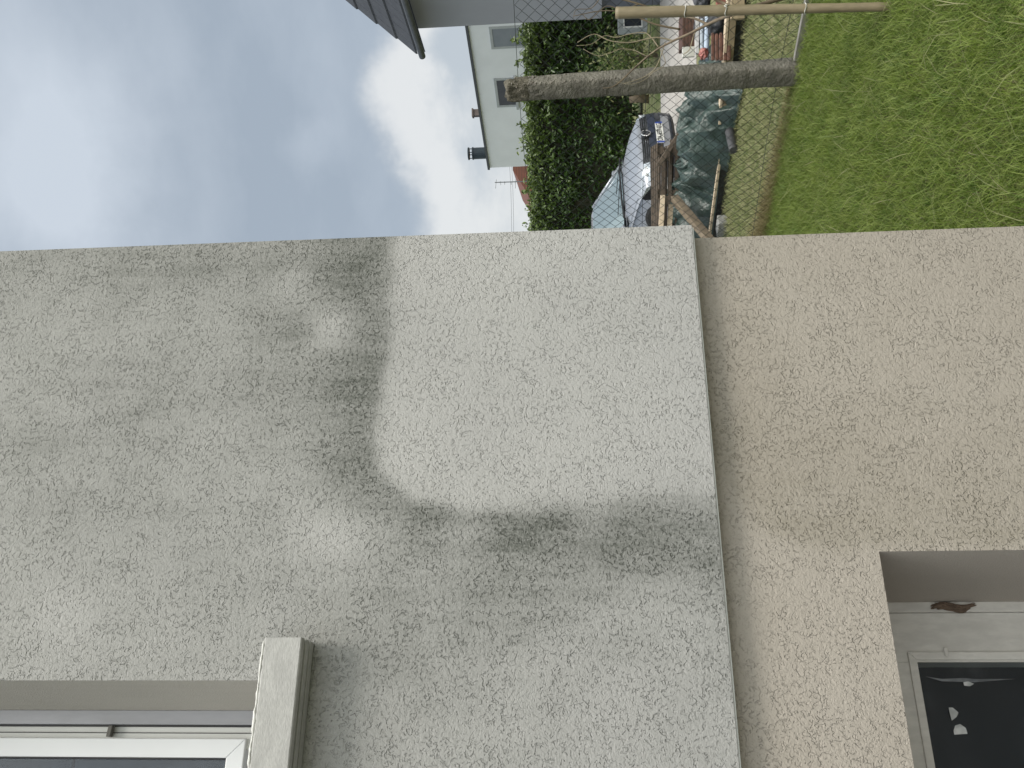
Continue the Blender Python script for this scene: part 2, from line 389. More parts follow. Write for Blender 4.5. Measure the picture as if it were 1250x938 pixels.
# stain map of the upper wall, in metres on the wall (x, z)
def wp(x, y, Y=0.0): p = ony(x, y, Y); return (p.x, p.z)
def seg_d(X, Z, pl):
    best = np.full(X.shape, 9e9); sgn = np.zeros(X.shape)
    for (a, b) in zip(pl[:-1], pl[1:]):
        a = np.array(a); b = np.array(b); d = b - a; L2 = d @ d
        t = np.clip(((X - a[0]) * d[0] + (Z - a[1]) * d[1]) / L2, 0, 1)
        dx = X - (a[0] + t * d[0]); dz = Z - (a[1] + t * d[1]); dd = np.hypot(dx, dz)
        cr_ = d[0] * dz - d[1] * dx
        upd = dd < best - 1e-9; sgn = np.where(upd, np.sign(cr_), sgn); best = np.minimum(best, dd)
    return best * sgn
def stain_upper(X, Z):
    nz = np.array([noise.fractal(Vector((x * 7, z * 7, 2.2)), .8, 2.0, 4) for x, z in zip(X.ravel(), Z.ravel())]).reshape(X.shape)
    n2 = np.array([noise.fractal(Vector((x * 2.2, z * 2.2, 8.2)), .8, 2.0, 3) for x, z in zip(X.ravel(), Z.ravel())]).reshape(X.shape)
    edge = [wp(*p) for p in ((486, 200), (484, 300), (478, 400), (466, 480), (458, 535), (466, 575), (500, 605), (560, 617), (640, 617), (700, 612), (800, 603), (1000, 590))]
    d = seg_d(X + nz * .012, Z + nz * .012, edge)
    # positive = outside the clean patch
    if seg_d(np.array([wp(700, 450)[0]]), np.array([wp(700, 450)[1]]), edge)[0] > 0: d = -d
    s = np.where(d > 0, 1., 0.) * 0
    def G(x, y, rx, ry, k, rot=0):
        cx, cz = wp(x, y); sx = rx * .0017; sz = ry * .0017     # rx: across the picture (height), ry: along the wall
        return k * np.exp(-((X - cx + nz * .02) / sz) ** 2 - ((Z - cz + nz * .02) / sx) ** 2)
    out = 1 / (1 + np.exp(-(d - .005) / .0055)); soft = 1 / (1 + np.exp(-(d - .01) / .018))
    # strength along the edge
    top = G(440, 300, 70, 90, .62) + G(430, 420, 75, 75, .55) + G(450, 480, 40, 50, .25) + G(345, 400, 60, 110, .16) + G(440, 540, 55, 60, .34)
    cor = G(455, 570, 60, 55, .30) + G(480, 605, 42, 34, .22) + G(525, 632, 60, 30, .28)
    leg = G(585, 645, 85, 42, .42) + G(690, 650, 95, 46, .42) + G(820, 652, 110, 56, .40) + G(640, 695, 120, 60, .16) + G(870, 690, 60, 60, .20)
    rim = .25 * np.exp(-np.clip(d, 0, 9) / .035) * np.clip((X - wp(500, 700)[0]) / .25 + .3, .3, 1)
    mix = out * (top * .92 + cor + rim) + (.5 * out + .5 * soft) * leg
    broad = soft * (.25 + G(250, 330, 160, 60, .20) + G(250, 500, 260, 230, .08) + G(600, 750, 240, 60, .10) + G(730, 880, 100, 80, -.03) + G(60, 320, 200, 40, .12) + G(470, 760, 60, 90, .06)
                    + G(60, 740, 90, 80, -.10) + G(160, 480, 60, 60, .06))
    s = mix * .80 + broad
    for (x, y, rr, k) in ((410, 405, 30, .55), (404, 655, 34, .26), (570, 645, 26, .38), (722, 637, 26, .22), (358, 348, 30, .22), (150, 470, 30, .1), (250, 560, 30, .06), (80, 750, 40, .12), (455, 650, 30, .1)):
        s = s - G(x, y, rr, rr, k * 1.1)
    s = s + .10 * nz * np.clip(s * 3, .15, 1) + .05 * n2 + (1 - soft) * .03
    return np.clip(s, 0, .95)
def stain_lower(X, Z):
    nz = np.array([noise.fractal(Vector((x * 7, z * 7, 4.2)), .8, 2.0, 4) for x, z in zip(X.ravel(), Z.ravel())]).reshape(X.shape)
    edge = [wp(p[0], p[1], STEP) for p in ((870, 560), (895, 590), (920, 630), (950, 655), (1000, 668), (1060, 670), (1250, 668), (1500, 668))]
    d = seg_d(X + nz * .02, Z + nz * .02, edge)
    if seg_d(np.array([wp(1100, 450, STEP)[0]]), np.array([wp(1100, 450, STEP)[1]]), edge)[0] < 0: d = -d
    inn = 1 / (1 + np.exp(-(d - .0) / .012))
    s = inn * (.25 + .35 * np.exp(-np.abs(d) / .10)) + .07 * nz
    cx, cz = wp(1150, 320, STEP); s -= .15 * np.exp(-((X - cx) / .25) ** 2)
    return np.clip(s, 0, .95)

def frange(a, b, st): k = max(1, int(round((b - a) / st))); return [a + (b - a) * i / k for i in range(k)]
def wallgrid(name, xs, zs, Y, hole, stainf, m, parent, base=0.0):
    xs = np.array(xs); zs = np.array(zs); nx, nz_ = len(xs), len(zs)
    X, Z = np.meshgrid(xs, zs); S = stainf(X, Z)
    V = np.stack([X.ravel(), np.full(X.size, Y), Z.ravel()], 1)
    fs = []
    for j in range(nz_ - 1):
        for i in range(nx - 1):
            cx, cz = (xs[i] + xs[i + 1]) / 2, (zs[j] + zs[j + 1]) / 2
            if hole[0] < cx < hole[1] and hole[2] < cz < hole[3]: continue
            a = j * nx + i; fs.append((a, a + 1, a + nx + 1, a + nx))
    return V, fs, S.ravel()
def finish_wall(name, grids, extra, m, parent):
    """one mesh: gridded front plus plain quads (world coords)"""
    V, Fc, S = grids; V = list(map(tuple, V)); S = list(S); Fc = list(Fc)
    for q in extra:
        o = len(V); V += [tuple(p) for p in q[0]]; S += [q[1]] * len(q[0]); Fc.append(tuple(o + k for k in range(len(q[0]))))
    me = bpy.data.meshes.new(name); o0 = wloc(parent)
    me.from_pydata([(v[0] - o0.x, v[1] - o0.y, v[2] - o0.z) for v in V], [], Fc); me.update()
    a = me.attributes.new('stain', 'FLOAT', 'POINT'); a.data.foreach_set('value', S)
    me.materials.append(m); o = bpy.data.objects.new(name, me); COL.objects.link(o); o.parent = parent
    return o
WX0, WX1, WZ0, WZ1 = -1.1, .202, 2.062, 3.45            # upper window opening
xs = [-7.0, -4, -2.2] + frange(-1.1, .202, .02) + frange(.202, XC, .013) + [XC]
xs = sorted(set([round(x, 5) for x in xs]))
zs = frange(ZB, 2.062, .013) + frange(2.062, 3.05, .015) + [3.05, 3.45, 4.2, 5.4]
HB = 7.5
g = wallgrid('upper', xs, zs, 0, (WX0, WX1, WZ0, WZ1), stain_upper, None, None)
ex = [([(XC, 0, ZB), (XC, HB, ZB), (XC, HB, 5.4), (XC, 0, 5.4)], .15),
      ([(-7, 0, ZB), (-7, 0, 5.4), (-7, HB, 5.4), (-7, HB, ZB)], .15),
      ([(-7, HB, ZB), (-7, HB, 5.4), (XC, HB, 5.4), (XC, HB, ZB)], .15),
      ([(-7, 0, ZB), (-7, HB, ZB), (XC, HB, ZB), (XC, 0, ZB)], .1)]
finish_wall('upper_wall', g, ex, MT['facade'], house)
# reveals of the upper window (smooth, slightly splayed)
RV = .35; JI = .179
rv = [([(WX1, 0, WZ0), (WX1, 0, WZ1), (JI, RV, WZ1), (JI, RV, WZ0)], .18), ([(WX0, 0, WZ1), (WX0, 0, WZ0), (WX0, RV, WZ0), (WX0, RV, WZ1)], .1),
      ([(WX1, 0, WZ1), (WX0, 0, WZ1), (WX0, RV, WZ1), (JI, RV, WZ1)], .1), ([(WX0, 0, WZ0), (WX1, 0, WZ0), (JI, RV, WZ0), (WX0, RV, WZ0)], .1)]
finish_wall('window_reveal', (np.zeros((0, 3)), [], []), rv, MT['reveal'], house)
# plinth
PX1, PLZ = 1.151, .952
LX0, LX1, LZ0 = -.75, .438, .05                         # lower window opening
xs = [-6.95, -3, -1.5] + frange(-.75, .438, .02) + frange(.438, PX1, .014) + [PX1]
xs = sorted(set([round(x, 5) for x in xs]))
zs = [-.2, .05] + frange(.3, .952, .014) + frange(.952, ZB, .012) + [ZB]
g = wallgrid('plinth', xs, zs, STEP, (LX0, LX1, LZ0, PLZ), stain_lower, None, None)
ex = [([(PX1, STEP, -.2), (PX1, HB - .04, -.2), (PX1, HB - .04, ZB), (PX1, STEP, ZB)], .1),
      ([(-6.95, STEP, -.2), (-6.95, STEP, ZB), (-6.95, HB - .04, ZB), (-6.95, HB - .04, -.2)], .1)]
finish_wall('plinth_wall', g, ex, MT['plinth'], house)
LJ = .404
rv = [([(LX1, STEP, LZ0), (LX1, STEP, PLZ), (LJ, RV, PLZ), (LJ, RV, LZ0)], .1), ([(LX0, STEP, PLZ), (LX0, STEP, LZ0), (LX0, RV, LZ0), (LX0, RV, PLZ)], .1),
      ([(LX1, STEP, PLZ), (LX0, STEP, PLZ), (LX0, RV, PLZ), (LJ, RV, PLZ)], .1), ([(LX0, STEP, LZ0), (LX1, STEP, LZ0), (LJ, RV, LZ0), (LX0, RV, LZ0)], .1)]
finish_wall('plinth_reveal', (np.zeros((0, 3)), [], []), rv, MT['reveal2'], house)
# thin aluminium base rail under the upper render
br = MB().box((-7, .004, ZB - .004), (XC - .004, STEP - .002, ZB - .001)).build('base_rail', MT['pvc_dirty'], house)
rf = MB().box((-7.5, -.35, 5.402), (XC + .4, HB + .4, 5.62)).build('roof_slab', MT['rail'], house, bevel=.01)

# sill: a block with eared ends and drip grooves below
S0, S1 = -1.2, .2685
sl = MB()
prof = [(.33, 2.098), (-.065, 2.081), (-.065, 2.012), (-.052, 2.0105), (-.052, 2.015), (-.046, 2.015), (-.046, 2.009), (-.028, 2.009), (-.028, 2.014), (-.022, 2.014), (-.022, 2.008), (.0, 2.008), (.0, 2.03), (.33, 2.03)]
n_ = len(prof)
sl.add([(S0, a, b) for a, b in prof] + [(S1, a, b) for a, b in prof],
       [(i, i + n_, (i + 1) % n_ + n_, (i + 1) % n_) for i in range(n_)])
sl.f += [tuple(reversed([i for i in (0, 1, 2, 11, 12, 13)])), (14, 15, 16, 25, 26, 27)]; sl.mi += [0, 0]
sl.f += [(2, 3, 4, 5, 6, 7, 8, 9, 10, 11)[::-1], tuple(i + n_ for i in (2, 3, 4, 5, 6, 7, 8, 9, 10, 11))]; sl.mi += [0, 0]
# the ears stop at the wall face
sl2 = MB()
def sillprism(mb, x0, x1, pr, caps=True):
    k = len(pr); o = len(mb.v)
    mb.add([(x0, a, b) for a, b in pr] + [(x1, a, b) for a, b in pr], [(i, i + k, (i + 1) % k + k, (i + 1) % k) for i in range(k)])
    mb.f += [tuple(o + i for i in range(k)), tuple(o + k + i for i in reversed(range(k)))]; mb.mi += [0, 0]
front = [(-.001, 2.083), (-.0625, 2.081), (-.065, 2.0785), (-.065, 2.014), (-.063, 2.0115), (-.050, 2.0105), (-.050, 2.0150), (-.044, 2.0150), (-.044, 2.0095), (-.026, 2.009), (-.026, 2.0135), (-.021, 2.0135), (-.021, 2.0085), (-.001, 2.008)]
sillprism(sl2, S0, S1, front)
sillo = sl2.build('window_sill', MT['sill'], house, bevel=.0015)
MB().box((WX0 + .001, .0, 2.063), (WX1 - .026, RV - .002, 2.088)).build('sill_bed', MT['sill'], house)
cj = MB()
xx = S0
rj = random.Random(4)
pts_, rads_ = [], []
while xx < S1 + .001:
    pts_.append((xx, -.0625 + rj.uniform(-.0012, .0012), 2.082 + rj.uniform(-.0008, .0008))); rads_.append(rj.uniform(.0012, .0034)); xx += .0075
cj.tube(pts_, rads_, 6)
cj.build('sill_joint', MT['caulk'], house, smooth=True)

# upper window: guide rail, frame, sash, glass
win = MB(); Wz0, Wz1 = 2.089, WZ1 - .002
fr = MB().box((WX0 + .002, RV + .002, Wz0), (.147, RV + .07, Wz1), 0)
def frame_ring(mb, x0, x1, z0, z1, wd, y0, y1, mi=0):
    """mitred rectangular frame of width wd"""
    o = [(x0, z0), (x1, z0), (x1, z1), (x0, z1)]; i_ = [(x0 + wd, z0 + wd), (x1 - wd, z0 + wd), (x1 - wd, z1 - wd), (x0 + wd, z1 - wd)]
    for k in range(4):
        l = (k + 1) % 4
        a = [(*o[k],), (*o[l],), (*i_[l],), (*i_[k],)]
        vs = [(p[0], y0, p[1]) for p in a] + [(p[0], y1, p[1]) for p in a]
        mb.add(vs, [(0, 1, 2, 3), (7, 6, 5, 4), (0, 4, 5, 1), (2, 6, 7, 3), (1, 5, 6, 2), (3, 7, 4, 0)], mi)
window = MB()
window.v = []; frame_ring(window, WX0 + .002, .1468, Wz0 + .02, Wz1, .045, RV + .006, RV + .06)
wo_ = window.build('window_frame', MT['pvc_dirty'], house, bevel=.001)
MB().box((.1505, RV - .012, 2.089), (JI + .001, RV + .06, Wz1)).build('guide_rail', MT['rail'], wo_, bevel=.0015)
MB().box((.1468, RV + .001, 2.089), (.1505, RV + .05, Wz1)).build('gasket', MT['rubber'], wo_)
MB().box((.1335, RV + .0035, 2.089), (.135, RV + .0065, Wz1)).build('gasket', MT['rubber'], wo_)
sr = MB(); frame_ring(sr, WX0 + .02, .123, 2.241, Wz1 - .02, .0385, RV - .004, RV + .05)
so_ = sr.build('sash', MT['pvc'], wo_, bevel=.002)
gk = MB(); frame_ring(gk, WX0 + .0585, .0845, 2.2795, Wz1 - .0585, .003, RV + .004, RV + .03)
gk.build('glazing_seal', MT['rubber'], wo_)
MB().box((WX0 + .06, RV + .022, 2.281), (.083, RV + .028, Wz1 - .06)).build('pane', MT['glass'], wo_)
bl = MB()
MB().box((WX0 + .05, RV + .12, 2.0), (.12, RV + .13, WZ1)).build('blind', MT['blind'], wo_)
mb_ = at(90, 938, 1); 
pb = ony(90, 930, RV + .03)
MB().box((WX0 + .06, RV + .030, pb.z - .0025), (.083, RV + .034, pb.z + .0025)).build('reflected_line', MT['rubber'], wo_)  # dark line reflected in the pane, modelled as a thin black strip
pk = ony(136, 893, RV)
MB().obox((pk.x + .0, RV - .004, pk.z), (.0115, 0, -.001), (0, .007, 0), (.0, 0, .0045)).build('frame_clip', mat('clip_plastic', (.12, .115, .10), (.09, .09, .08), 30, .6), wo_, bevel=.001)

# lower window: old painted timber frame with dark glass
lo = MB()
LT = PLZ + .02
lo.box((.281, RV + .004, .06), (.383, RV + .09, LT)); lo.box((LX0, RV + .004, .812), (.281, RV + .09, LT))
lo.box((.3835, RV - .004, .06), (LJ + .001, RV + .09, LT))
lw_ = lo.build('basement_window', MT['oldpaint'], house, bevel=.0015)
s2 = MB(); frame_ring(s2, LX0 + .01, .301, .09, .8275, .0165, RV - .002, RV + .03)
s2.build('glazing_bead', MT['oldpaint'], lw_, bevel=.0015)
MB().box((LX0 + .02, RV + .012, .10), (.2845, RV + .016, .811)).build('pane', MT['glass_dirty'], lw_)
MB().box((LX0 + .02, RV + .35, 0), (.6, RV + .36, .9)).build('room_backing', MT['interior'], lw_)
MB().obox((.30, RV - .0065, ony(1150, 777, RV).z), (.009, 0, 0), (0, .0016, 0), (0, 0, .004)).build('paint_chip', MT['oldpaint'], lw_, bevel=.002)
# torn sticker remains and dust streaks on the outside of the glass
gy = RV + .0095
def flat(mb, pts, Y=gy, t=.0006):
    k = len(pts); a = [ony(x, y, Y) for x, y in pts]
    mb.add(a + [p + Vector((0, t, 0)) for p in a], [tuple(range(k)), tuple(range(k, 2 * k))[::-1]] + [(i, (i + 1) % k, (i + 1) % k + k, i + k) for i in range(k)])
tp = MB(); flat(tp, [(1158, 864), (1163, 864), (1170, 870), (1168, 875), (1162, 880), (1160, 873)])
tp.build('torn_paper', MT['paper'], lw_)
tp = MB(); flat(tp, [(1166, 886), (1172, 884), (1179, 889), (1181, 896), (1165, 897), (1164, 892)])
tp.build('torn_paper', MT['paper'], lw_)
tp = MB(); flat(tp, [(1176, 833), (1182, 832), (1189, 835), (1184, 838), (1177, 837)])
tp.build('torn_paper', MT['paper'], lw_)
ds = MB()
flat(ds, [(1130, 826), (1150, 829), (1175, 828), (1215, 831), (1240, 829), (1190, 833), (1150, 832)], gy)
ds.build('dust_streak', MT['dust'], lw_)
# wasp mud nest stuck between frame and reveal: its own thing
nest_p = ony(1162, 741, RV - .006)
import bmesh
bm = bmesh.new(); bmesh.ops.create_icosphere(bm, subdivisions=4, radius=1)
for v in bm.verts:
    c = v.co.copy(); f_ = 1 + .45 * noise.fractal(c * 1.7, .8, 2, 4)
    v.co = Vector((c.x * .0085 * f_, c.y * .008 * f_, c.z * .040 * f_))
    v.co.x += .004 * math.sin(v.co.z * 90); 
me = bpy.data.meshes.new('mud_nest'); bm.to_mesh(me); bm.free(); me.materials.append(MT['mud'])
o = bpy.data.objects.new('mud_nest', me); COL.objects.link(o); o.location = nest_p
tag(o, 'small crumbly brown mud nest stuck at the edge of the basement window frame', 'nest')

# small insects' webs / dead specks under the render edge: left to the texture

# ================================================================== FENCE
MT['wire'] = mat('dark_green_wire', (.018, .028, .025), (.012, .02, .018), 30, .5, 0)
MT['conc'] = mat('weathered_concrete', (.27, .255, .22), (.17, .16, .14), 9, .95, 0, 45, .02, None, 6, .1, 45)
MT['conc_top'] = mat('rusty_broken_concrete', (.22, .20, .16), (.10, .095, .075), 40, .95, 0, 90, .015, None, 6, .1, 60)
fence = empty('wire_fence', fl(0), 'dark chain link fence with a weathered concrete post between lawn and yard', 'fence')
def meshpanel(s0, s1, ztop, zbot, name):
    cw = .043; ch = .043
    nc = int((s1 - s0) / cw); nr = int((ztop - zbot) / ch)
    V = []; Fs = []; r = .0017
    for c in range(nc):
        pts = []
        for k in range(nr + 1):
            side = (k + c) % 2
            s = s0 + c * cw + (cw if side else 0); z = ztop - k * ch
            sag = .012 * math.sin(s * 2.1 + 1) + .008 * math.sin(s * 5.3 + z * 3)
            s += .006 * noise.noise(Vector((s * 3, z * 3, 0)))
            nn = .025 * noise.noise(Vector((s * 1.2, z * 1.2, 4))) + (.0022 if side else -.0022)
            pts.append(fl(s, z + sag, nn))
        ln = len(pts); o = len(V)
        for k, p in enumerate(pts):
            for a in ((-r, -r), (r, -r), (r, r), (-r, r)):
                V.append(p + FN * a[0] + Vector((0, 0, a[1])) * .7 + FD * a[1] * (.7 if k % 2 else -.7) * (1 if c % 2 else -1) * 0)
        # 4-sided section oriented by the fence normal and the in-plane perpendicular
        for k in range(ln - 1):
            for j in range(4):
                Fs.append((o + k * 4 + j, o + k * 4 + (j + 1) % 4, o + (k + 1) * 4 + (j + 1) % 4, o + (k + 1) * 4 + j))
    o_ = npmesh(name, np.array([tuple(v) for v in V]), np.array(Fs), MT['wire'], fence)
    return o_
meshpanel(-3.6, 3.6, 1.865, .03, 'wire_mesh')
for z in (1.875, 1.0, .12):
    tw = MB(); tw.tube([fl(-3.6 + i * .3, z + .012 * math.sin((-3.6 + i * .3) * 2.1 + 1), 0.002) for i in range(25)], .0019, 5); tw.build('tension_wire', MT['wire'], fence)

def make_post(p0, p1, w0, w1, seed, broken=True):
    """square concrete post standing on its corner towards the viewer, eroded"""
    n = 64; rows = 150 if broken else 80; V = []; Fs = []
    ax = (p1 - p0); L = ax.length; ax.normalize()
    e1 = (CR - ax * CR.dot(ax)).normalized(); e2 = ax.cross(e1)
    for k in range(rows + 1):
        t = k / rows; c = p0.lerp(p1, t); wd = (w0 + (w1 - w0) * t) / 2
        for j in range(n):
            th = 2 * math.pi * j / n
            rr = 1 / (abs(math.cos(th)) ** 1.25 + abs(math.sin(th)) ** 1.25) ** (1 / 1.25)
            x = math.cos(th) * rr; y = math.sin(th) * rr
            q = Vector((x * 2, y * 2, t * L * 12 + seed))
            er = 1 + .035 * noise.fractal(q * 1.2, .8, 2, 5)
            # broken arris facing the viewer
            face = max(0, -y) ** 6 + max(0, y) ** 6
            er -= .10 * face * max(0, noise.noise(Vector((seed, t * L * 18, 3))) + .25)
            if broken and t > .87:
                u = (t - .87) / .13; er *= 1 - .10 * u; er += .16 * noise.fractal(Vector((x * 2.5, y * 2.5, t * L * 16 + 5)), .6, 2, 4) * min(1, u * 3)
            dz = 0
            if broken and t > .9: dz = .05 * noise.noise(Vector((x * 1.7, y * 1.7, 2))) * (t - .9) / .1
            V.append(c + (e1 * x + e2 * y) * wd * er + ax * dz)
    for k in range(rows):
        for j in range(n): Fs.append((k * n + j, k * n + (j + 1) % n, (k + 1) * n + (j + 1) % n, (k + 1) * n + j))
    V.append(sum((V[rows * n + j] for j in range(n)), Vector()) / n + ax * .012)
    mb = MB(); mb.v = V; mb.f = Fs; mb.mi = [1 if (broken and i // n > rows * .93) else 0 for i in range(len(Fs))]
    for j in range(n): mb.f.append((rows * n + j, rows * n + (j + 1) % n, len(V) - 1)); mb.mi.append(1 if broken else 0)
    return mb
post_top = at(620, 110, 6.13); post_base = fl(0, -.12)
pb_ = make_post(post_base, post_top, .192, .165, 3)
# pebbles in the broken arris
pe = pb_; rp = random.Random(8)
for i in range(240):
    t = rp.random() ** .9; c = post_base.lerp(post_top, t) ; a = rp.gauss(0, .010) if rp.random() < .6 else rp.uniform(-.07, .07)
    dpt = .093 - abs(a) * 1.0
    c = c + CR * (a + .004) - CW * (dpt * (.98 - .12 * t)); s_ = rp.uniform(.0022, .0055)
    pe.obox(c, Vector((s_, s_ * .4, 0)), Vector((-s_ * .3, s_, s_ * .3)), Vector((0, -s_ * .3, s_ * .8)), 2)
pb_.build('concrete_post', [MT['conc'], MT['conc_top'], mat('pebbles', (.33, .31, .28), (.20, .17, .14), 80, .7)], fence, smooth=True)
for s_ in (-2.55, 2.5):
    p0 = fl(s_, -.1); make_post(p0, p0 + Vector((0, 0, 2.05)), .17, .15, 9 + s_, False).build('concrete_post', MT['conc'], fence, smooth=True)
# concrete edging board right of the post
eb = MB(); a = fl(-3.6, .0, -.02); b = fl(-.1, .0, -.02)
eb.bar(a, b, .035, .11); eb.build('edging_board', mat('pale_edging', (.36, .35, .33), (.24, .23, .21), 14, .9, 0, 60, .003), fence, bevel=.004)

# bamboo cane in front of the fence, tied to bare branches
MT['bamboo'] = mat('old_bamboo', (.29, .24, .155), (.20, .165, .10), 5, .5, 0, 40, .001, (3, 3, .6), 5, .4, 30)
def cane(p0, p1, r0, r1, name='cane'):
    mb = MB(); k = 60; pts = []; rd = []
    for i in range(k + 1):
        t = i / k; pts.append(p0.lerp(p1, t)); m_ = (t * 7.3) % 1.0
        rd.append((r0 + (r1 - r0) * t) * (1 + .13 * math.exp(-((m_ - .5) / .018) ** 2) - .05 * math.exp(-((m_ - .46) / .02) ** 2)))
    mb.tube(pts, rd, 14); return mb
bam0 = at(1098, 8, 4.30); bam0.z = -.03
bam1 = at(752, 16, 4.62)
bp = empty('bamboo_cane', (bam0.x, bam0.y, 0), 'thick tan bamboo cane standing in the lawn right of the concrete post', 'garden cane')
cane(bam0, bam1, .0195, .030).build('stem', MT['bamboo'], bp, smooth=True)
def onc(x): t = (x - 1098) / (752 - 1098); return bam0.lerp(bam1, t)
MT['tie'] = mat('white_string', (.75, .74, .70), (.6, .6, .56), 50, .8)
for x in (893, 990, 842):
    c = onc(x); tm = MB(); r0 = .0195 + .0105 * (1098 - x) / 346 + .003
    ax = (bam1 - bam0).normalized(); e1 = ax.cross(CW).normalized(); e2 = ax.cross(e1)
    tm.tube([c + (e1 * math.cos(t * .7) + e2 * math.sin(t * .7)) * r0 + ax * .003 * math.sin(t * 2) for t in range(10)], .0022, 5)
    if x == 893:
        tm.tube([c - CW * r0 * 1.05 + Vector((0, 0, .0)), c - CW * r0 * 1.2 + Vector((.012, 0, .015)), c - CW * r0 + Vector((.02, 0, -.012))], .0025, 5)
    tm.build('string_tie', MT['tie'], bp, smooth=True)

MT['twig'] = mat('bare_twig', (.20, .155, .10), (.12, .09, .06), 12, .7, 0, 60, .001)
MT['twig_pale'] = mat('pale_twig', (.42, .36, .25), (.30, .25, .17), 12, .7)
shrub = empty('bare_shrub', fl(-.45, 0, -.25), 'bare brown climbing shrub with arching pale twigs tied to the bamboo cane', 'shrub')
def branch(pts, d, r0, r1, m, name='branch', sub=6):
    P_ = [at(x, y, d if not hasattr(d, '__len__') else d[min(i, len(d) - 1)]) for i, (x, y) in enumerate(pts)]
    out = []
    k = len(P_)
    for i in range(k - 1):
        p0, p1, p2, p3 = P_[max(i - 1, 0)], P_[i], P_[i + 1], P_[min(i + 2, k - 1)]
        for j in range(sub):
            t = j / sub
            out.append(.5 * ((2 * p1) + (p2 - p0) * t + (2 * p0 - 5 * p1 + 4 * p2 - p3) * t * t + (3 * p1 - p0 - 3 * p2 + p3) * t ** 3))
    out.append(P_[-1]); n = len(out)
    mb = MB(); mb.tube(out, [r0 + (r1 - r0) * i / (n - 1) for i in range(n)], 7); return mb.build(name, m, shrub, smooth=True)
branch([(1000, -12), (960, -3), (905, 12), (893, 13)], 4.7, .012, .010, MT['twig'])
branch([(893, 18), (870, 27), (840, 42), (822, 50), (800, 62), (778, 80), (752, 104), (736, 108)], (4.6, 4.9, 5.1, 5.2, 5.3, 5.4), .0095, .0025, MT['twig'])
branch([(906, 13), (885, 5), (862, -6), (830, -20)], (4.6, 4.7), .009, .006, MT['twig'])
branch([(866, 31), (845, 22), (815, 18), (780, 5), (735, -6), (700, -12)], (5.05, 5.1, 5.2), .0075, .0035, MT['twig'])
branch([(872, 27), (850, 38), (842, 60), (835, 66)], (4.9, 5.1), .004, .002, MT['twig_pale'])
branch([(822, 50), (800, 46), (770, 52), (745, 50), (725, 42), (705, 52)], 5.25, .0045, .0016, MT['twig_pale'])
branch([(830, 36), (800, 30), (775, 20), (752, 14), (730, 14), (700, 20)], 5.15, .006, .002, MT['twig'])
branch([(804, 58), (795, 46), (786, 40), (768, 42), (752, 46), (738, 44), (722, 54), (704, 56)], 5.3, .0035, .0013, MT['twig_pale'])
branch([(802, 60), (790, 68), (775, 62), (758, 60), (742, 66), (728, 68), (712, 60)], 5.3, .003, .0012, MT['twig_pale'])
branch([(812, 52), (802, 80), (790, 92), (776, 98), (762, 102)], 5.35, .0028, .0012, MT['twig_pale'])
branch([(806, 60), (812, 78), (798, 88), (786, 98), (770, 103), (752, 100)], 5.4, .0022, .001, MT['twig_pale'])
branch([(780, 5), (760, 12), (740, 8), (720, 24), (712, 18)], 5.2, .004, .0012, MT['twig'])
branch([(735, -6), (722, 10), (704, 12), (700, 22)], 5.2, .003, .0012, MT['twig'])

# ================================================================== NEIGHBOUR'S YARD
MT['oldwood'] = mat('weathered_wood', (.17, .135, .105), (.085, .07, .055), 8, .85, 0, 40, .003, (1, 1, 6), 5, .2, 30)
MT['palewood'] = mat('fresh_wood', (.62, .51, .38), (.50, .40, .28), 8, .7, 0, 0, 0, (1, 1, 6))
MT['tanwood'] = mat('tan_wood', (.34, .27, .17), (.24, .19, .12), 8, .8, 0, 30, .002, (1, 1, 6))
MT['black'] = mat('black_plastic', (.012, .013, .015), (.02, .02, .022), 10, .5)
MT['brown'] = mat('brown_boards', (.16, .075, .05), (.11, .05, .035), 10, .6)
GZ = -.1
# low timber edged bed running along the fence
A = onz(918, -40, GZ); B = onz(900, 150, GZ); Cc = onz(880, 300, GZ)
bed = empty('timber_bed', B, 'long low timber edged bed with pale top boards behind the wire fence', 'raised bed')
up = Vector((0, 0, 1))
def outw(p, q): d = (q - p); d.z = 0; d.normalize(); return Vector((d.y, -d.x, 0)) if Vector((d.y, -d.x, 0)).dot(FN) > 0 else Vector((-d.y, d.x, 0))
m_ = MB()
for p, q, h in ((A, B, .19), (B, Cc, .12)):
    n2 = outw(p, q); d = (q - p).normalized()
    m_.bar(p + up * (h / 2 - .01) + n2 * .03, q + up * (h / 2 - .01) + n2 * .03, .03, h - .02)
m_.build('dark_side_strip', MT['black'], bed)  # black strip filling the face below the top boards
m_ = MB()
n2 = outw(A, B)
m_.bar(A + up * .185 + n2 * .02, B + up * .175 + n2 * .02, .10, .028, mi=0)
m_.build('top_board', MT['palewood'], bed, bevel=.004)
m_ = MB(); m_.bar(A + up * .135 - n2 * .012, B + up * .125 - n2 * .012, .03, .06); m_.build('top_board', MT['tanwood'], bed, bevel=.004)
n3 = outw(B, Cc)
m_ = MB(); m_.bar(B + up * .12 + n3 * .02, Cc + up * .14 + n3 * .02, .045, .028); m_.build('top_board', MT['palewood'], bed, bevel=.003)
m_ = MB()
for p, q in ((A, B), (B, Cc)):
    nn = outw(p, q)
    m_.add([p + up * .06 + nn * .05, q + up * .06 + nn * .05, q + up * .06 + nn * 1.3, p + up * .06 + nn * 1.3], [(0, 1, 2, 3)])
m_.build('soil', mat('dark_soil', (.05, .04, .03), (.08, .06, .045), 20, .95, 0, 50, .01), bed)
def thingbox(name, label, cat, m, c, ax, ay, az_, bevel=.004):
    mb = MB(); mb.obox(c, ax, ay, az_); o = mb.build(name, m, origin=c, bevel=bevel); return tag(o, label, cat)
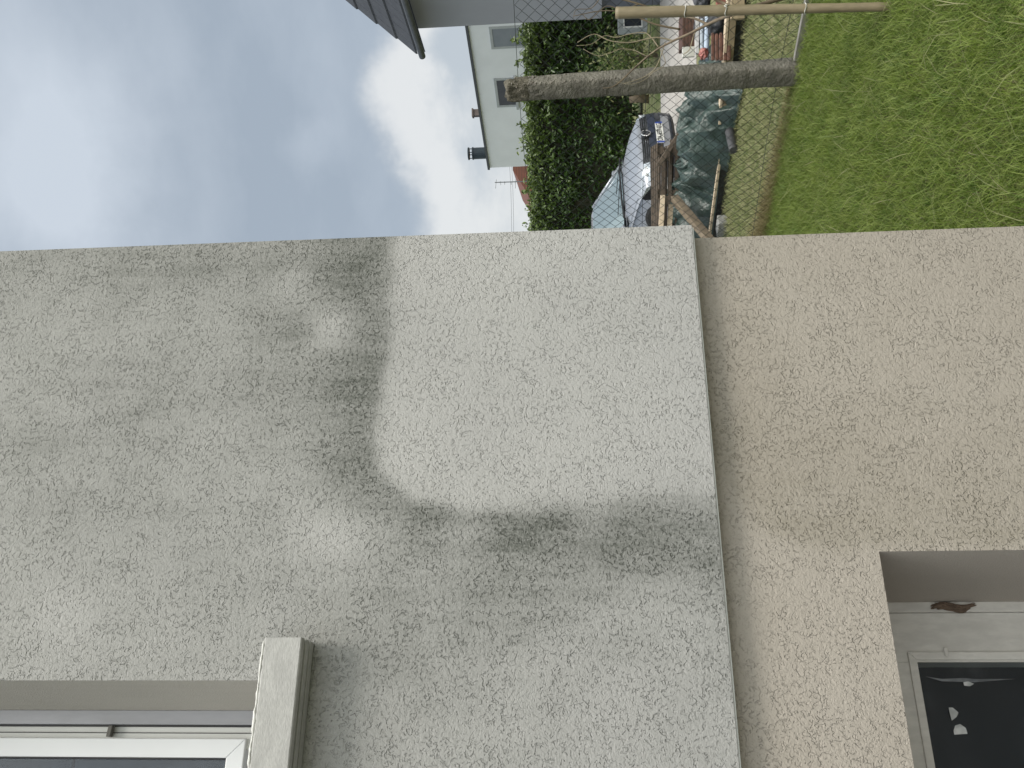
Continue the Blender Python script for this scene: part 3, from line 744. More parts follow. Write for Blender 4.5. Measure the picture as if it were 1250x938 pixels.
# grey log end left of the post
p0 = at(893, 172, 8.95)
lg = MB(); lg.tube([p0 - FN * .15 + FD * 0, p0 + FN * .15], [.042, .048], 18)
tag(lg.build('bucket', mat('dark_grey_plastic', (.07, .07, .075), (.05, .05, .055), 5, .5), origin=p0, smooth=False, bevel=.005), 'short dark grey pot lying on its side at the edge of the timber bed', 'pot')
# board lying in the grass and a grey block
a, b = onz(888, 188, GZ + .03), onz(878, 240, GZ + .03)
mb = MB(); mb.bar(a, b, .07, .035); tag(mb.build('loose_board', MT['tanwood'] if False else mat('greyed_board', (.45, .40, .33), (.30, .26, .21), 12, .8), origin=a, bevel=.004), 'greyed loose board lying in the grass beside the timber bed', 'board')
c = onz(882, 276, GZ + .04)
mb = MB(); mb.obox(c, FD * .10, FN * .07, up * .06); tag(mb.build('stone_block', mat('grey_block', (.33, .33, .32), (.22, .22, .21), 20, .9, 0, 60, .004), origin=c, bevel=.01), 'small grey concrete block in the grass near the house corner', 'block')

# green tarpaulin over a heap
MT['tarp'] = mat('green_tarpaulin', (.042, .070, .060), (.026, .045, .038), 4, .32, 0, 14, .02, None, 5, .6)
tarp_pts = []
o0 = onz(895, 200, GZ)
bd = (onz(872, 290, GZ) - onz(900, 130, GZ)); bd.z = 0; bd.normalize(); bn = Vector((bd.y, -bd.x, 0))
if bn.dot(FN) < 0: bn = -bn
NU, NV = 27, 14; V = []; rt_ = random.Random(31)
def tarp_h(u_, v_):
    env = min(1, (u_ / .22)) ** .8 * min(1, (1 - u_) / .18) ** .7 if 0 < u_ < 1 else 0
    pv_ = math.sin(math.pi * min(1, v_ * 1.02) ** .55) ** .5 if 0 < v_ < .98 else 0
    return env * pv_
for j in range(NV + 1):
    for i in range(NU + 1):
        ji = rt_.uniform(-.6, .6) if 0 < i < NU else 0; jj = rt_.uniform(-.6, .6) if 0 < j < NV else 0
        u_ = (i + ji) / NU; v_ = (j + jj) / NV
        s = -.95 + 2.75 * u_; t = .05 + 1.35 * v_; e_ = tarp_h(u_, v_)
        q = Vector((s * 1.3, t * 1.5, 0.3))
        h = .37 * e_ + (.10 * noise.noise(q * 1.3) + .24 * (rt_.random() - .5) * (1.3 if v_ < .5 else .8)) * min(1, e_ * 2.5) - .01
        h = max(h, 0) + .012
        p = o0 + bd * (s + .05 * noise.noise(q * 6)) + bn * (t + .07 * noise.noise(q * 4)); p.z = GZ + h + .02; V.append(p)
Fs = []
for j in range(NV):
    for i in range(NU):
        a = j * (NU + 1) + i; b = a + 1; c_ = b + NU + 1; d_ = a + NU + 1
        Fs += [(a, b, c_), (a, c_, d_)] if rt_.random() < .5 else [(a, b, d_), (b, c_, d_)]
mb = MB(); mb.v = V; mb.f = Fs; mb.mi = [0] * len(Fs)
to = mb.build('tarpaulin', MT['tarp'], origin=o0, smooth=True)
sd_ = to.modifiers.new('s', 'SUBSURF'); sd_.levels = 2; sd_.render_levels = 2
for e_ in to.data.edges: pass
ca_ = to.data.attributes.new('crease_edge', 'FLOAT', 'EDGE'); ca_.data.foreach_set('value', [rt_.choice((.2, .6, .95)) for _ in to.data.edges])
tag(to, 'crumpled dark green tarpaulin thrown over a heap behind the fence', 'tarpaulin')
# black sheet right of the tarp, behind the post
c = at(878, 118, 9.1)
mb = MB(); mb.obox(c, FD * .30, FN * .05 + up * .0, up * .085); mb.obox(c + up * .09 + FN * .05, FD * .28, FN * .10, up * .01)
tag(mb.build('dark_panel', mat('anthracite_plastic', (.03, .033, .04), (.022, .024, .03), 6, .5), origin=c, bevel=.006), 'anthracite planter on the timber bed behind the concrete post', 'panel')

# pallets: stack in front of the car
def pallet(c, L, W, seed):
    mb = MB(); ex, ey = PEX, PEY
    for k in range(4):
        o = ey * (W * (k / 3 - .5)); mb.obox(c + o + up * .066, ex * L / 2, ey * .03, up * .008)
    for k in range(3):
        o = ey * (W * (k / 2 - .5) * .93)
        mb.obox(c + o + up * .008, ex * L / 2, ey * .045, up * .008)
        for l in (-1, 0, 1): mb.obox(c + o + ex * (l * (L / 2 - .07)) + up * .037, ex * .05, ey * .045, up * .021)
    return mb
pc = onz(847, 222, GZ); 
PEX = (CR * .93 + CW * -.25); PEX.z = 0; PEX.normalize(); PEY = Vector((-PEX.y, PEX.x, 0))
if PEY.dot(CW) < 0: PEY = -PEY
pc = at(812, 237, 10.9); pc.z = GZ
PN = ('lowest', 'second lowest', 'third lowest', 'fourth lowest', 'middle', 'fourth highest', 'third highest', 'second highest', 'topmost')
for k in range(9):
    ang = R_((-3, 4, -2, 5, 1, -4, 2, -1, 3)[k]); Rm = Matrix.Rotation(ang, 3, 'Z'); ex0, ey0 = PEX, PEY
    PEX, PEY = Rm @ PEX, Rm @ PEY
    c = pc + up * (.002 + .0765 * k) + ex0 * (.0, .03, -.03, .02, -.02, .04, .0, -.04, .01)[k]
    o = pallet(c, 1.12, .8, k).build('slatted_frame', MT['oldwood'], origin=c)
    tag(o, PN[k] + ' weathered slatted frame of the stack in front of the silver car', 'slatted frame', 'weathered slatted frames stacked in front of the car')
    PEX, PEY = ex0, ey0
# diagonal beams and fresh planks by the corner
mb = MB(); a, b = at(823, 242, 10.2), at(872, 300, 9.6); mb.bar(a, b, .08, .085); tag(mb.build('beam', mat('brown_beam', (.20, .16, .11), (.14, .11, .08), 8, .8), origin=b, bevel=.005), 'brown square beam sloping down behind the house corner', 'beam')
mb = MB(); a, b = at(803, 203, 10.3), at(829, 164, 10.2); mb.bar(a, b, .055, .05); tag(mb.build('beam', MT['oldwood'], origin=b, bevel=.004), 'old dark beam leaning against the right end of the pallet stack', 'beam')
for i, (p, q, l) in enumerate((((809, 242), (806, 290), 'upper fresh pale plank beside the sloping brown beam'), ((819, 254), (816, 292), 'lower fresh pale plank beside the sloping brown beam'))):
    mb = MB(); a, b = at(*p, 10.25 + .05 * i), at(*q, 9.9); mb.bar(a, b, .10, .055); tag(mb.build('plank', MT['palewood'], origin=a, bevel=.004), l, 'plank', 'fresh planks by the house corner')

# junk to the right of the post
GP = -.09
c = at(838, 40, 11.0); mb = MB()
for k in range(4): mb.obox(c + up * (-.055 + .037 * k), CR * .21, CW * .12, up * .0165)
mb.obox(c + CW * .01, CR * .205, CW * .11, up * .07)
tag(mb.build('wooden_crate', mat('dark_brown_wood', (.095, .045, .032), (.06, .03, .022), 10, .6), origin=c, bevel=.004), 'dark brown slatted crate on the pale paving', 'crate')
c = at(838, 64, 10.8); thingbox('white_slab', 'small white slab standing next to the dark brown crate', 'slab', mat('white_slab', (.62, .61, .58), (.5, .49, .46), 8, .8), c - up * .02, CR * .06, CW * .02, up * .07)
for i, (x0, y0, x1, y1, r, mm, nm, lb) in enumerate((
    (851, 18, 851, 66, .022, mat('white_lath', (.6, .59, .58), (.45, .44, .43), 9, .7), 'lath', 'white lath lying topmost on the heap right of the post'),
    (857, 24, 857, 60, .022, mat('pale_pipe', (.38, .43, .48), (.3, .34, .38), 9, .5), 'pipe', 'thin pale blue pipe in the middle of the heap'),
    (864, 16, 862, 74, .030, mat('blue_pipe', (.42, .50, .60), (.34, .41, .50), 9, .4), 'pipe', 'thick pale blue pipe lying above the brown battens'))):
    a, b = at(x0, y0, 9.3 + i * -.1), at(x1, y1, 9.25 + i * -.1)
    mb = MB()
    if nm == 'lath': mb.bar(a, b, .03, .03)
    else: mb.tube([a, (a + b) / 2, b], r * .9, 12)
    tag(mb.build(nm, mm, origin=a, smooth=False), lb, nm)
# brown battens stack: lying across, ends to the right
for k in range(5):
    xx_ = 870 + k * 4.9; a, b = at(xx_, 42 + (k % 2), 8.65 - .03 * k), at(xx_ + .3, 74, 8.7 - .03 * k)
    mb = MB(); mb.bar(a, b, .045, .030); mb.obox(a, CR * .012, CW * .012, up * .013)
    tag(mb.build('batten', MT['brown'], origin=a, bevel=.006), 'red brown batten, ' + ('topmost', 'second from the top', 'in the middle', 'second from the bottom', 'lowest')[k] + ' of the small stack right of the post', 'batten', 'red brown battens stacked behind the fence')
def crumple(name, label, cat, m, c, sx, sy, sz, seed, amp=.5, ground=True):
    bm = bmesh.new(); bmesh.ops.create_icosphere(bm, subdivisions=4, radius=1)
    for v in bm.verts:
        q = v.co.copy(); f_ = 1 - amp * abs(noise.noise(q * 1.8 + Vector((seed, 0, 0)))) - amp * .6 * abs(noise.noise(q * 4 + Vector((seed, 3, 0))))
        l = CR * q.x * sx + CW * q.y * sy + up * q.z * sz; v.co = l * f_
    me = bpy.data.meshes.new(name); bm.to_mesh(me); bm.free(); me.materials.append(m)
    me.polygons.foreach_set('use_smooth', [True] * len(me.polygons))
    o = bpy.data.objects.new(name, me); COL.objects.link(o); o.location = c; return tag(o, label, cat)
crumple('red_bag', 'small crumpled red bag beside the blue pipes on the heap', 'bag', mat('red_film', (.35, .09, .075), (.42, .22, .19), 25, .4), at(859, 66, 8.9), .065, .06, .055, 3)
crumple('black_sheeting', 'black sheeting bunched above the brown battens', 'sheeting', MT['black'], at(877, 28, 8.9), .14, .2, .125, 5, .35)
crumple('dark_sack', 'dark grey sack under the laths behind the brown crate', 'sack', mat('dark_sack', (.045, .043, .05), (.09, .085, .085), 15, .7), at(857, 30, 9.7), .30, .2, .09, 9, .4)
crumple('dark_sack', 'dark sack at the right edge of the yard heap', 'sack', mat('dark_sack_b', (.05, .05, .055), (.12, .12, .13), 25, .7), at(858, -10, 9.5), .2, .2, .12, 12, .4)
c = at(882, 0, 8.9); thingbox('brick', 'red brown slab above the black sheeting at the heap\'s right end', 'slab', mat('red_slab', (.28, .10, .075), (.2, .07, .05), 10, .7), c, CR * .12, CW * .03, up * .06)
c = at(903, 5, 8.2); thingbox('tan_board', 'tan board leaning on the right end of the timber bed', 'board', MT['tanwood'], c + up * .02, CR * .14, CW * .02, up * .06)

# ================================================================== CAR
carC = onz(831, 165, GZ)                             # ground point below the front bumper
th = R_(40)
fx = Vector((CR.x, CR.y, 0)).normalized(); fz = Vector((CW.x, CW.y, 0)).normalized()
head = (fx * math.sin(th) - fz * math.cos(th)).normalized()       # heading
left = Vector((-head.y, head.x, 0))                                # car's own left
carC = at(803, 165, 13.5); carC.z = GZ - .03
car = empty('car', carC, 'silver hatchback parked facing the fence behind the pallet stack', 'car')
def cp(x, y, z): return carC + head * x + left * y + up * z       # x forward from the nose (<=0), y left, z up
MT['paint'] = mat('silver_blue_paint', (.36, .38, .42), (.35, .37, .41), 2, .28, .45, 0, 0, None, 2, .6)
MT['chrome'] = mat('chrome', (.85, .85, .86), (.8, .8, .82), 3, .15, 1)
MT['lamp'] = mat('headlamp_glass', (.55, .60, .65), (.30, .34, .38), 25, .12, .3)
MT['tyre'] = mat('tyre_rubber', (.02, .02, .02), (.03, .03, .03), 20, .8)
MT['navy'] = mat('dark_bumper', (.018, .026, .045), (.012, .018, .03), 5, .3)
HWC = .875
def nosex(y): return -.24 * (abs(y) / HWC) ** 3.6
prof_c = [(-.10, .16), (-.03, .19), (.0, .25), (.012, .34), (.012, .43), (.005, .52), (-.02, .58), (-.045, .64), (-.075, .685), (-.13, .725), (-.22, .76), (-.36, .80), (-.55, .84), (-.8, .88), (-1.05, .915), (-1.15, .92)]
mb = MB(); NC = 36
def hoodz(y, z, x):
    t = abs(y) / HWC; k = min(1, max(0, (z - .62) / .12))
    crease = .012 * math.exp(-((t - .62) / .06) ** 2)
    return z - k * (.075 * t ** 4 + .012 * t ** 2) + crease * k
for (x, z) in prof_c:
    for c in range(NC + 1):
        t = -1 + 2 * c / NC; y = HWC * math.sin(t * math.pi / 2) if abs(t) < 1 else HWC * t
        fall = max(0, 1 + x / 1.15); mb.v.append(cp(x + nosex(y) * fall, y, hoodz(y, z, x)))
mb.f = [(r_ * (NC + 1) + c, r_ * (NC + 1) + c + 1, (r_ + 1) * (NC + 1) + c + 1, (r_ + 1) * (NC + 1) + c) for r_ in range(len(prof_c) - 1) for c in range(NC)]
mb.mi = [0] * len(mb.f)
# sides: from the nose back to the tail, with wheel arches cut by dark liners
sx_ = [-.50, -.6, -.8, -1.05, -1.5, -2.2, -3.0, -3.6, -3.9, -4.02]
for sgn in (-1, 1):
    o = len(mb.v); hz_ = [0, .25, .55, .8, 1.0]
    for x in sx_:
        top = {True: .75 + (-.5 - x) * .22, False: .875}[x > -1.06] if x > -1.06 else .90
        tail = max(0, (-3.5 - x)) ** 1.5 * .35
        for h in hz_:
            bul = .0 + .012 * math.sin(h * math.pi); mb.v.append(cp(x, (HWC - .004 + bul - tail - (.05 * (h - .8) / .2 if h > .8 else 0)) * sgn, .19 + (top - .19) * h))
    k_ = len(hz_)
    for a in range(len(sx_) - 1):
        for b in range(k_ - 1): mb.f.append((o + a * k_ + b, o + (a + 1) * k_ + b, o + (a + 1) * k_ + b + 1, o + a * k_ + b + 1)); mb.mi.append(0)
mb.add([cp(-1.0, .84, .89), cp(-1.0, -.84, .89), cp(-3.9, -.76, .93), cp(-3.9, .76, .93)], [(0, 1, 2, 3)])
mb.add([cp(-4.03, .72, .2), cp(-4.03, -.72, .2), cp(-3.95, -.7, .93), cp(-3.95, .7, .93)], [(0, 1, 2, 3)])
body = mb.build('body', MT['paint'], car, smooth=True)
# greenhouse
def ring(x0, hw, z): return (x0, hw, z)
gh = MB()
low = [(-.98, .74), (-1.02, .80), (-3.75, .80), (-3.82, .70)]
prof_l = [(-.98, 0, .92), (-1.0, .45, .925), (-1.12, .74, .93), (-1.35, .80, .95), (-2.4, .82, .97), (-3.6, .78, .97), (-3.95, .5, .95), (-3.98, 0, .95)]
prof_u = [(-1.72, 0, 1.385), (-1.74, .35, 1.38), (-1.80, .58, 1.37), (-1.95, .64, 1.365), (-2.5, .65, 1.39), (-3.2, .62, 1.36), (-3.45, .4, 1.35), (-3.5, 0, 1.35)]
def full(pr): return pr + [(x, -y, z) for x, y, z in pr[::-1][1:-1]]
L_, U_ = full(prof_l), full(prof_u); k = len(L_)
gh.v = [cp(*p) for p in L_] + [cp(*p) for p in U_]
# material 0 = windscreen/windows
gh.f = [(i, (i + 1) % k, (i + 1) % k + k, i + k) for i in range(k)]; gh.mi = [0] * k
gh.build('windscreen', MT['cloudglass'], car, smooth=False)
ro = MB(); mid = [(p[0] * .93 - .17, p[1] * .8, p[2] + .035) for p in U_]
ro.v = [cp(p[0] + (0.012 if p[0] > -2 else -.01), p[1] * 1.03, p[2] - .012) for p in U_] + [cp(*p) for p in mid]
ro.f = [(i, (i + 1) % k, (i + 1) % k + k, i + k) for i in range(k)] + [tuple(range(k, 2 * k))[::-1]]; ro.mi = [0] * (k + 1)
ro.build('roof', MT['paint'], car, smooth=True)
for sgn in (-1, 1):
    for (a, b) in (((-1.10, .745, .93), (-1.80, .59, 1.372)), ((-2.4, .825, .965), (-2.45, .655, 1.385)), ((-3.6, .785, .965), (-3.25, .625, 1.36))):
        pl = MB(); pl.tube([cp(a[0], a[1] * sgn, a[2]), cp(b[0], b[1] * sgn, b[2])], .03, 8); pl.build('pillar', MT['paint'], car, smooth=True)
wb = MB(); wb.tube([cp(-.93, -.74, .935), cp(-.90, -.3, .955), cp(-.90, .3, .955), cp(-.93, .74, .935)], .016, 6)
wb.build('cowl', MT['black'], car)
for a, b in (((-.95, .1, .965), (-1.08, -.5, 1.015)), ((-.95, .5, .96), (-1.05, -.02, 1.02))):
    wb = MB(); wb.tube([cp(*a), cp(*b)], .006, 5); wb.build('wiper', MT['black'], car)
# front face: a curved strip helper (x back with y)
def nose(y, z):
    zs_ = [hoodz(y, p[1], p[0]) for p in prof_c]; xs2 = [p[0] for p in prof_c]
    x = float(np.interp(z, zs_, xs2)); return x + nosex(y) * max(0, 1 + x / 1.15)
def facestrip(y0, y1, z0, z1, out, N=18, zf=None):
    mb = MB(); vs = []
    for i in range(N + 1):
        y = y0 + (y1 - y0) * i / N
        a0, a1 = (z0, z1) if zf is None else zf(i / N)
        for z in (a0, a1):
            vs.append(cp(nose(y, z) + out, y, z))
    for i in range(N + 1):
        y = y0 + (y1 - y0) * i / N
        a0, a1 = (z0, z1) if zf is None else zf(i / N)
        for z in (a0, a1): vs.append(cp(nose(y, z) - .12, y, z))
    o = 2 * (N + 1)
    fs = []
    for i in range(N):
        a = 2 * i
        fs += [(a, a + 2, a + 3, a + 1), (o + a, o + a + 1, o + a + 3, o + a + 2), (a + 1, a + 3, o + a + 3, o + a + 1), (a, o + a, o + a + 2, a + 2)]
    fs += [(0, 1, o + 1, o), (2 * N, o + 2 * N, o + 2 * N + 1, 2 * N + 1)]
    return mb.add(vs, fs)
facestrip(-.56, .56, .565, .66, .014).build('grille', MT['black'], car)
facestrip(-.80, .80, .445, .555, .010).build('bumper_reflection', mat('dark_reflection_blue', (.06, .07, .10), (.055, .065, .09), 3, .3, .3), car)  # dark reflection on the bumper, put into the colour of a strip
mb = MB()
for z in (.575, .605, .635): 
    q = facestrip(-.58, .58, z, z + .006, .022); mb.add(q.v, q.f)
mb.build('grille_bar', MT['chrome'], car)
facestrip(-.74, .74, .19, .44, .015).build('lower_intake', MT['navy'], car)  # intake enlarged so its dark colour also carries the bumper's reflection
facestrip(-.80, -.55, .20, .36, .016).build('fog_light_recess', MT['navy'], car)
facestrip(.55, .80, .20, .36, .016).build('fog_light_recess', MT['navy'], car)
facestrip(-.80, .80, .15, .195, .03).build('front_spoiler', MT['black'], car)
for sgn in (-1, 1):
    y0, y1 = (.57 * sgn, .83 * sgn)
    h = facestrip(min(y0, y1), max(y0, y1), 0, 0, .022, 12, (lambda t: (.575, .665 + .04 * t)) if sgn > 0 else (lambda t: (.575, .705 - .04 * t)))
    ho = h.build('headlight', MT['lamp'], car)
    for q_ in (.65, .74):
        bc = cp(nose(q_ * sgn, .63) + .024, q_ * sgn, .63)
        n_f = (head * .8 + left * sgn * .5).normalized()
        hb = MB(); hb.tube([bc - n_f * .02, bc + n_f * .004], .024, 14); hb.build('bulb_housing', MT['pvc'], ho)
    # door mirror
    mr = MB(); mr.obox(cp(-1.45, .97 * sgn, .98), head * .05, left * .10, up * .065); mr.build('door_mirror', MT['paint'], car, bevel=.03)
# emblem: ring with the two stacked strokes
em = empty('emblem', head * .045 + up * .60, None, None); em.parent = car
ew = carC + head * .045 + up * .60
def e3(a, b, o=0): return ew + left * a + up * b + head * o
rg = MB(); R0 = .066
rg.tube([e3(R0 * math.cos(t * math.pi / 16), R0 * math.sin(t * math.pi / 16)) for t in range(33)], .0075, 8, False)
def wloc2(o): return ew
dk = MB(); dk.tube([e3(0, 0, -.05), e3(0, 0, .001)], .066, 32)
def buildat(mb, name, m, parent, o0):
    me = bpy.data.meshes.new(name); me.from_pydata([tuple(v - o0) for v in mb.v], [], mb.f); me.materials.append(m); me.update()
    o = bpy.data.objects.new(name, me); COL.objects.link(o); o.parent = parent; return o
buildat(rg, 'emblem_ring', MT['chrome'], em, ew)
buildat(dk, 'emblem_disc', MT['black'], em, ew)
st_ = MB()
def stroke(pl):
    for a, b in zip(pl[:-1], pl[1:]): st_.bar(e3(a[0], a[1], .006), e3(b[0], b[1], .006), .012, .011, up=head)
stroke([(-.026, .056), (0, .006), (.026, .056)])
stroke([(-.056, .028), (-.028, -.050), (0, -.004), (.028, -.050), (.056, .028)])
buildat(st_, 'emblem_letters', MT['chrome'], em, ew)
# badge in the grille
bd_ = MB()
for k in range(3): bd_.obox(cp(nose(-.30, .60) + .03, -.28 - .035 * k, .607), left * .011, head * .004, up * .013)
# the badge sits on the image left half of the grille = car's right hand... mirrored by heading
bd_.v = [cp((v - carC).dot(head), -(v - carC).dot(left), (v - carC).z) for v in bd_.v]
if left.dot(CR) < 0: pass
BADGE = bd_
BADGE.build('badge', MT['chrome'], car)
# number plate
np_ = MB(); pz = .395
np_.obox(cp(.045, 0, pz), left * .26, head * .006, up * .055)
plate = np_.build('number_plate', mat('plate_white', (.72, .73, .70), (.68, .69, .66), 5, .4), car, bevel=.003)
pb_m = mat('plate_blue', (.03, .07, .35), (.03, .07, .33), 5, .4)
for sgn in (-1, 1):
    bl_ = MB(); bl_.obox(cp(.0515, .24 * sgn, pz), left * .019, head * .001, up * .054); bl_.build('plate_band', pb_m, plate)
tcv = bpy.data.curves.new('plate_text', 'FONT'); tcv.body = 'DA-659-XG'; tcv.size = .105; tcv.align_x = 'CENTER'; tcv.align_y = 'CENTER'; tcv.extrude = .001; tcv.offset = .0012
tmp = bpy.data.objects.new('tmp', tcv); COL.objects.link(tmp)
dg = bpy.context.evaluated_depsgraph_get(); me = bpy.data.meshes.new_from_object(tmp.evaluated_get(dg)); bpy.data.objects.remove(tmp)
xs_ = [v.co.x for v in me.vertices]; wt_ = max(xs_) - min(xs_); kx = .425 / wt_
rt = -(left)                                          # to a viewer in front, the plate reads towards the car's left
rt = up.cross(head) if up.cross(head).dot(CR) > 0 else -up.cross(head)
for v in me.vertices:
    c = v.co.copy(); v.co = (carC + head * (.0535 + c.z) + up * (pz + c.y) + rt * c.x * kx) - carC
me.materials.append(MT['black']); me.name = 'plate_lettering'
tx = bpy.data.objects.new('plate_lettering', me); COL.objects.link(tx); tx.parent = plate
# wheels
for (wx, sgn) in ((-.82, 1), (-.82, -1), (-3.25, 1), (-3.25, -1)):
    c = cp(wx, .80 * sgn, .315); lo_ = left * sgn
    mb = MB(); mb.tube([c - lo_ * .10, c - lo_ * .09, c + lo_ * .085, c + lo_ * .10], [.27, .315, .315, .28], 32)
    w_ = mb.build('wheel', MT['tyre'], car, smooth=False)
    mb = MB(); mb.tube([c + lo_ * .09, c + lo_ * .106], [.20, .19], 24)
    for q_ in range(5):
        a = q_ * 2 * math.pi / 5; d_ = head * math.cos(a) + up * math.sin(a); mb.bar(c + lo_ * .108, c + lo_ * .108 + d_ * .19, .045, .012, up=lo_)
    mb.build('rim', mat('alloy', (.5, .5, .52), (.4, .4, .42), 5, .35, .8), w_)

# ================================================================== HEDGE
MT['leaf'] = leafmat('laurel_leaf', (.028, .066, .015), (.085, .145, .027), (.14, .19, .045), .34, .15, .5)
MT['hcore'] = mat('hedge_dark_core', (.022, .028, .012), (.035, .03, .018), 6, .95)
HA = onz(786, 300, GZ); HB_ = onz(786, 10, GZ)
hd = (HB_ - HA); hd.z = 0; HL = hd.length; hd.normalize(); hn = Vector((hd.y, -hd.x, 0))
if hn.dot(CW) > 0: hn = -hn                          # towards the viewer
hedge = empty('laurel_hedge', HA + hd * 3, 'tall dense dark green laurel hedge behind the silver car', 'hedge')
def hed(s, t, z): p = HA + hd * s - hn * t; p.z = GZ + z; return p
mb = MB(); s0, s1 = -10, HL + 5
mb.add([hed(s0, .35, .25), hed(s1, .35, .25), hed(s1, 1.3, .25), hed(s0, 1.3, .25), hed(s0, .35, 2.5), hed(s1, .35, 2.5), hed(s1, 1.3, 2.5), hed(s0, 1.3, 2.5)],
       [(0, 3, 2, 1), (4, 5, 6, 7), (0, 1, 5, 4), (1, 2, 6, 5), (2, 3, 7, 6), (3, 0, 4, 7)])
mb.build('dark_core', MT['hcore'], hedge)  # plain dark box added inside the leaves to block light
r = np.random.default_rng(21); NL = 70000
s = s0 + (s1 - s0) * r.random(NL); kk = r.random(NL)
z = .1 + 2.75 * r.random(NL); t = r.random(NL) ** 1.5 * .55
topm = kk < .30
z = np.where(topm, 2.45 + .35 * r.random(NL), z); t = np.where(topm, r.random(NL) * 1.5, t)
lump = np.array([noise.noise(Vector((a * .9, b * 1.1, 0))) + .6 * noise.noise(Vector((a * 2.5, b * 2.5, 7))) for a, b in zip(s, z)])
t2 = t - .28 * lump + .15
topn = np.array([noise.noise(Vector((a * .9, b * 1.5, 3))) * .22 + noise.noise(Vector((a * 3.7, b * 2, 5))) * .16 for a, b in zip(s, t)])
hprof = 2.62 + topn + .10
# sprigs poking out of the top
keep = (z < hprof + .02) & (z > .12 + .5 * r.random(NL) * (r.random(NL) < .5))
keep &= ~((lump < -.45) & (r.random(NL) < .3))
s, z, t2, lump = s[keep], z[keep], t2[keep], lump[keep]
ns = 190; ss_ = s0 + (s1 - s0) * r.random(ns)
es, ez, et = [], [], []
for q_ in ss_:
    tt = r.random() * .9; b_ = 2.62 + .22 * noise.noise(Vector((q_ * .9, tt * 1.5, 3))); hh = .12 + .26 * r.random(); dx = r.normal(0, .12)
    for j in range(int(6 + hh * 28)):
        f_ = r.random(); es.append(q_ + dx * f_ + r.normal(0, .04)); ez.append(b_ + hh * f_); et.append(tt + r.normal(0, .04))
s = np.r_[s, es]; z = np.r_[z, ez]; t2 = np.r_[t2, et]; lump = np.r_[lump, np.ones(len(es)) * .3]
n = len(s); hA, hD, hN = np.array(HA), np.array(hd), np.array(hn)
c = hA + s[:, None] * hD - t2[:, None] * hN; c[:, 2] = GZ + z
d = r.normal(0, 1, (n, 3)) + hN * .5 + np.array([0, 0, .55]); d /= np.linalg.norm(d, axis=1)[:, None]
u2 = r.normal(0, 1, (n, 3)); u2 -= (u2 * d).sum(1)[:, None] * d; u2 /= np.linalg.norm(u2, axis=1)[:, None]; v2 = np.cross(d, u2)
ll = (.045 + .035 * r.random(n))[:, None]; ww = ll * .42
V = np.zeros((n, 6, 3))
V[:, 0] = c - u2 * ll; V[:, 1] = c - u2 * ll * .2 + v2 * ww + d * ww * .3; V[:, 2] = c + u2 * ll * .6 + v2 * ww * .7 + d * ww * .2; V[:, 3] = c + u2 * ll - d * ll * .2
V[:, 4] = c + u2 * ll * .6 - v2 * ww * .7 + d * ww * .2; V[:, 5] = c - u2 * ll * .2 - v2 * ww + d * ww * .3
b_ = (np.arange(n) * 6)[:, None]
Fc = np.concatenate([b_ + np.array([0, 1, 2, 3]), b_ + np.array([0, 3, 4, 5])])
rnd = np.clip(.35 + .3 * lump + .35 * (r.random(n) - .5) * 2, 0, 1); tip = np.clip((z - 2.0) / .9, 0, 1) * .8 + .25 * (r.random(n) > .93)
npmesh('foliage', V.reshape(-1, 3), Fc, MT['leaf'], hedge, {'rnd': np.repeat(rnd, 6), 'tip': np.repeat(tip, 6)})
mb = MB()
for q_ in np.arange(s0 + .3, s1, .75):
    a = hed(q_, .6 + .1 * math.sin(q_ * 5), 0); mb.tube([a - up * .05, a + up * .3 + hd * .03, a + up * 1.3 + hd * .1 * math.sin(q_ * 3)], [.045, .035, .02], 8)
mb.build('trunk', MT['twig'], hedge)
# tree stump like trunk left of the car's far side
p = onz(792, 121, GZ)
mb = MB(); mb.tube([p, p + up * .22 + hd * .02, p + up * .42], [.10, .085, .07], 12)
tag(mb.build('tree_stump', MT['twig'], origin=p, smooth=True), 'short brown stump between the silver car and the hedge', 'stump')
# variegated shrub by the post
vs_p = onz(800, 78, GZ); vsh = empty('variegated_shrub', vs_p, 'small yellow variegated shrub in front of the hedge right of the post', 'shrub')
r = np.random.default_rng(5); n = 1500
c = r.normal(0, 1, (n, 3)) * np.array([.30, .30, .26]); tgt = at(762, 72, 17.5); c += np.array(tgt)
d = r.normal(0, 1, (n, 3)); d /= np.linalg.norm(d, axis=1)[:, None]; u2 = r.normal(0, 1, (n, 3)); u2 -= (u2 * d).sum(1)[:, None] * d; u2 /= np.linalg.norm(u2, axis=1)[:, None]; v2 = np.cross(d, u2)
ll = .045; V = np.stack([c - u2 * ll, c + v2 * ll * .4, c + u2 * ll, c - v2 * ll * .4], 1)
MT['vleaf'] = leafmat('variegated_leaf', (.12, .19, .05), (.50, .48, .24), None, .5, .2, .3)
npmesh('foliage', V.reshape(-1, 3), np.arange(n * 4).reshape(n, 4), MT['vleaf'], vsh, {'rnd': np.repeat(r.random(n) ** 2, 4), 'tip': np.zeros(n * 4)})
mb = MB(); tt = Vector(tgt)
for k in range(5): mb.tube([Vector((tt.x + .03 * k, tt.y, GZ)), tt + Vector((.12 * math.cos(k * 1.3), .12 * math.sin(k * 1.3), .1))], [.012, .006], 6)
mb.build('stem', MT['twig'], vsh)

# ================================================================== NEIGHBOUR HOUSES
def plaster(name, c, bs=40): return mat(name, c, tuple(v * .93 for v in c), 1.2, .9, 0, bs, .001, None, 5, .15)
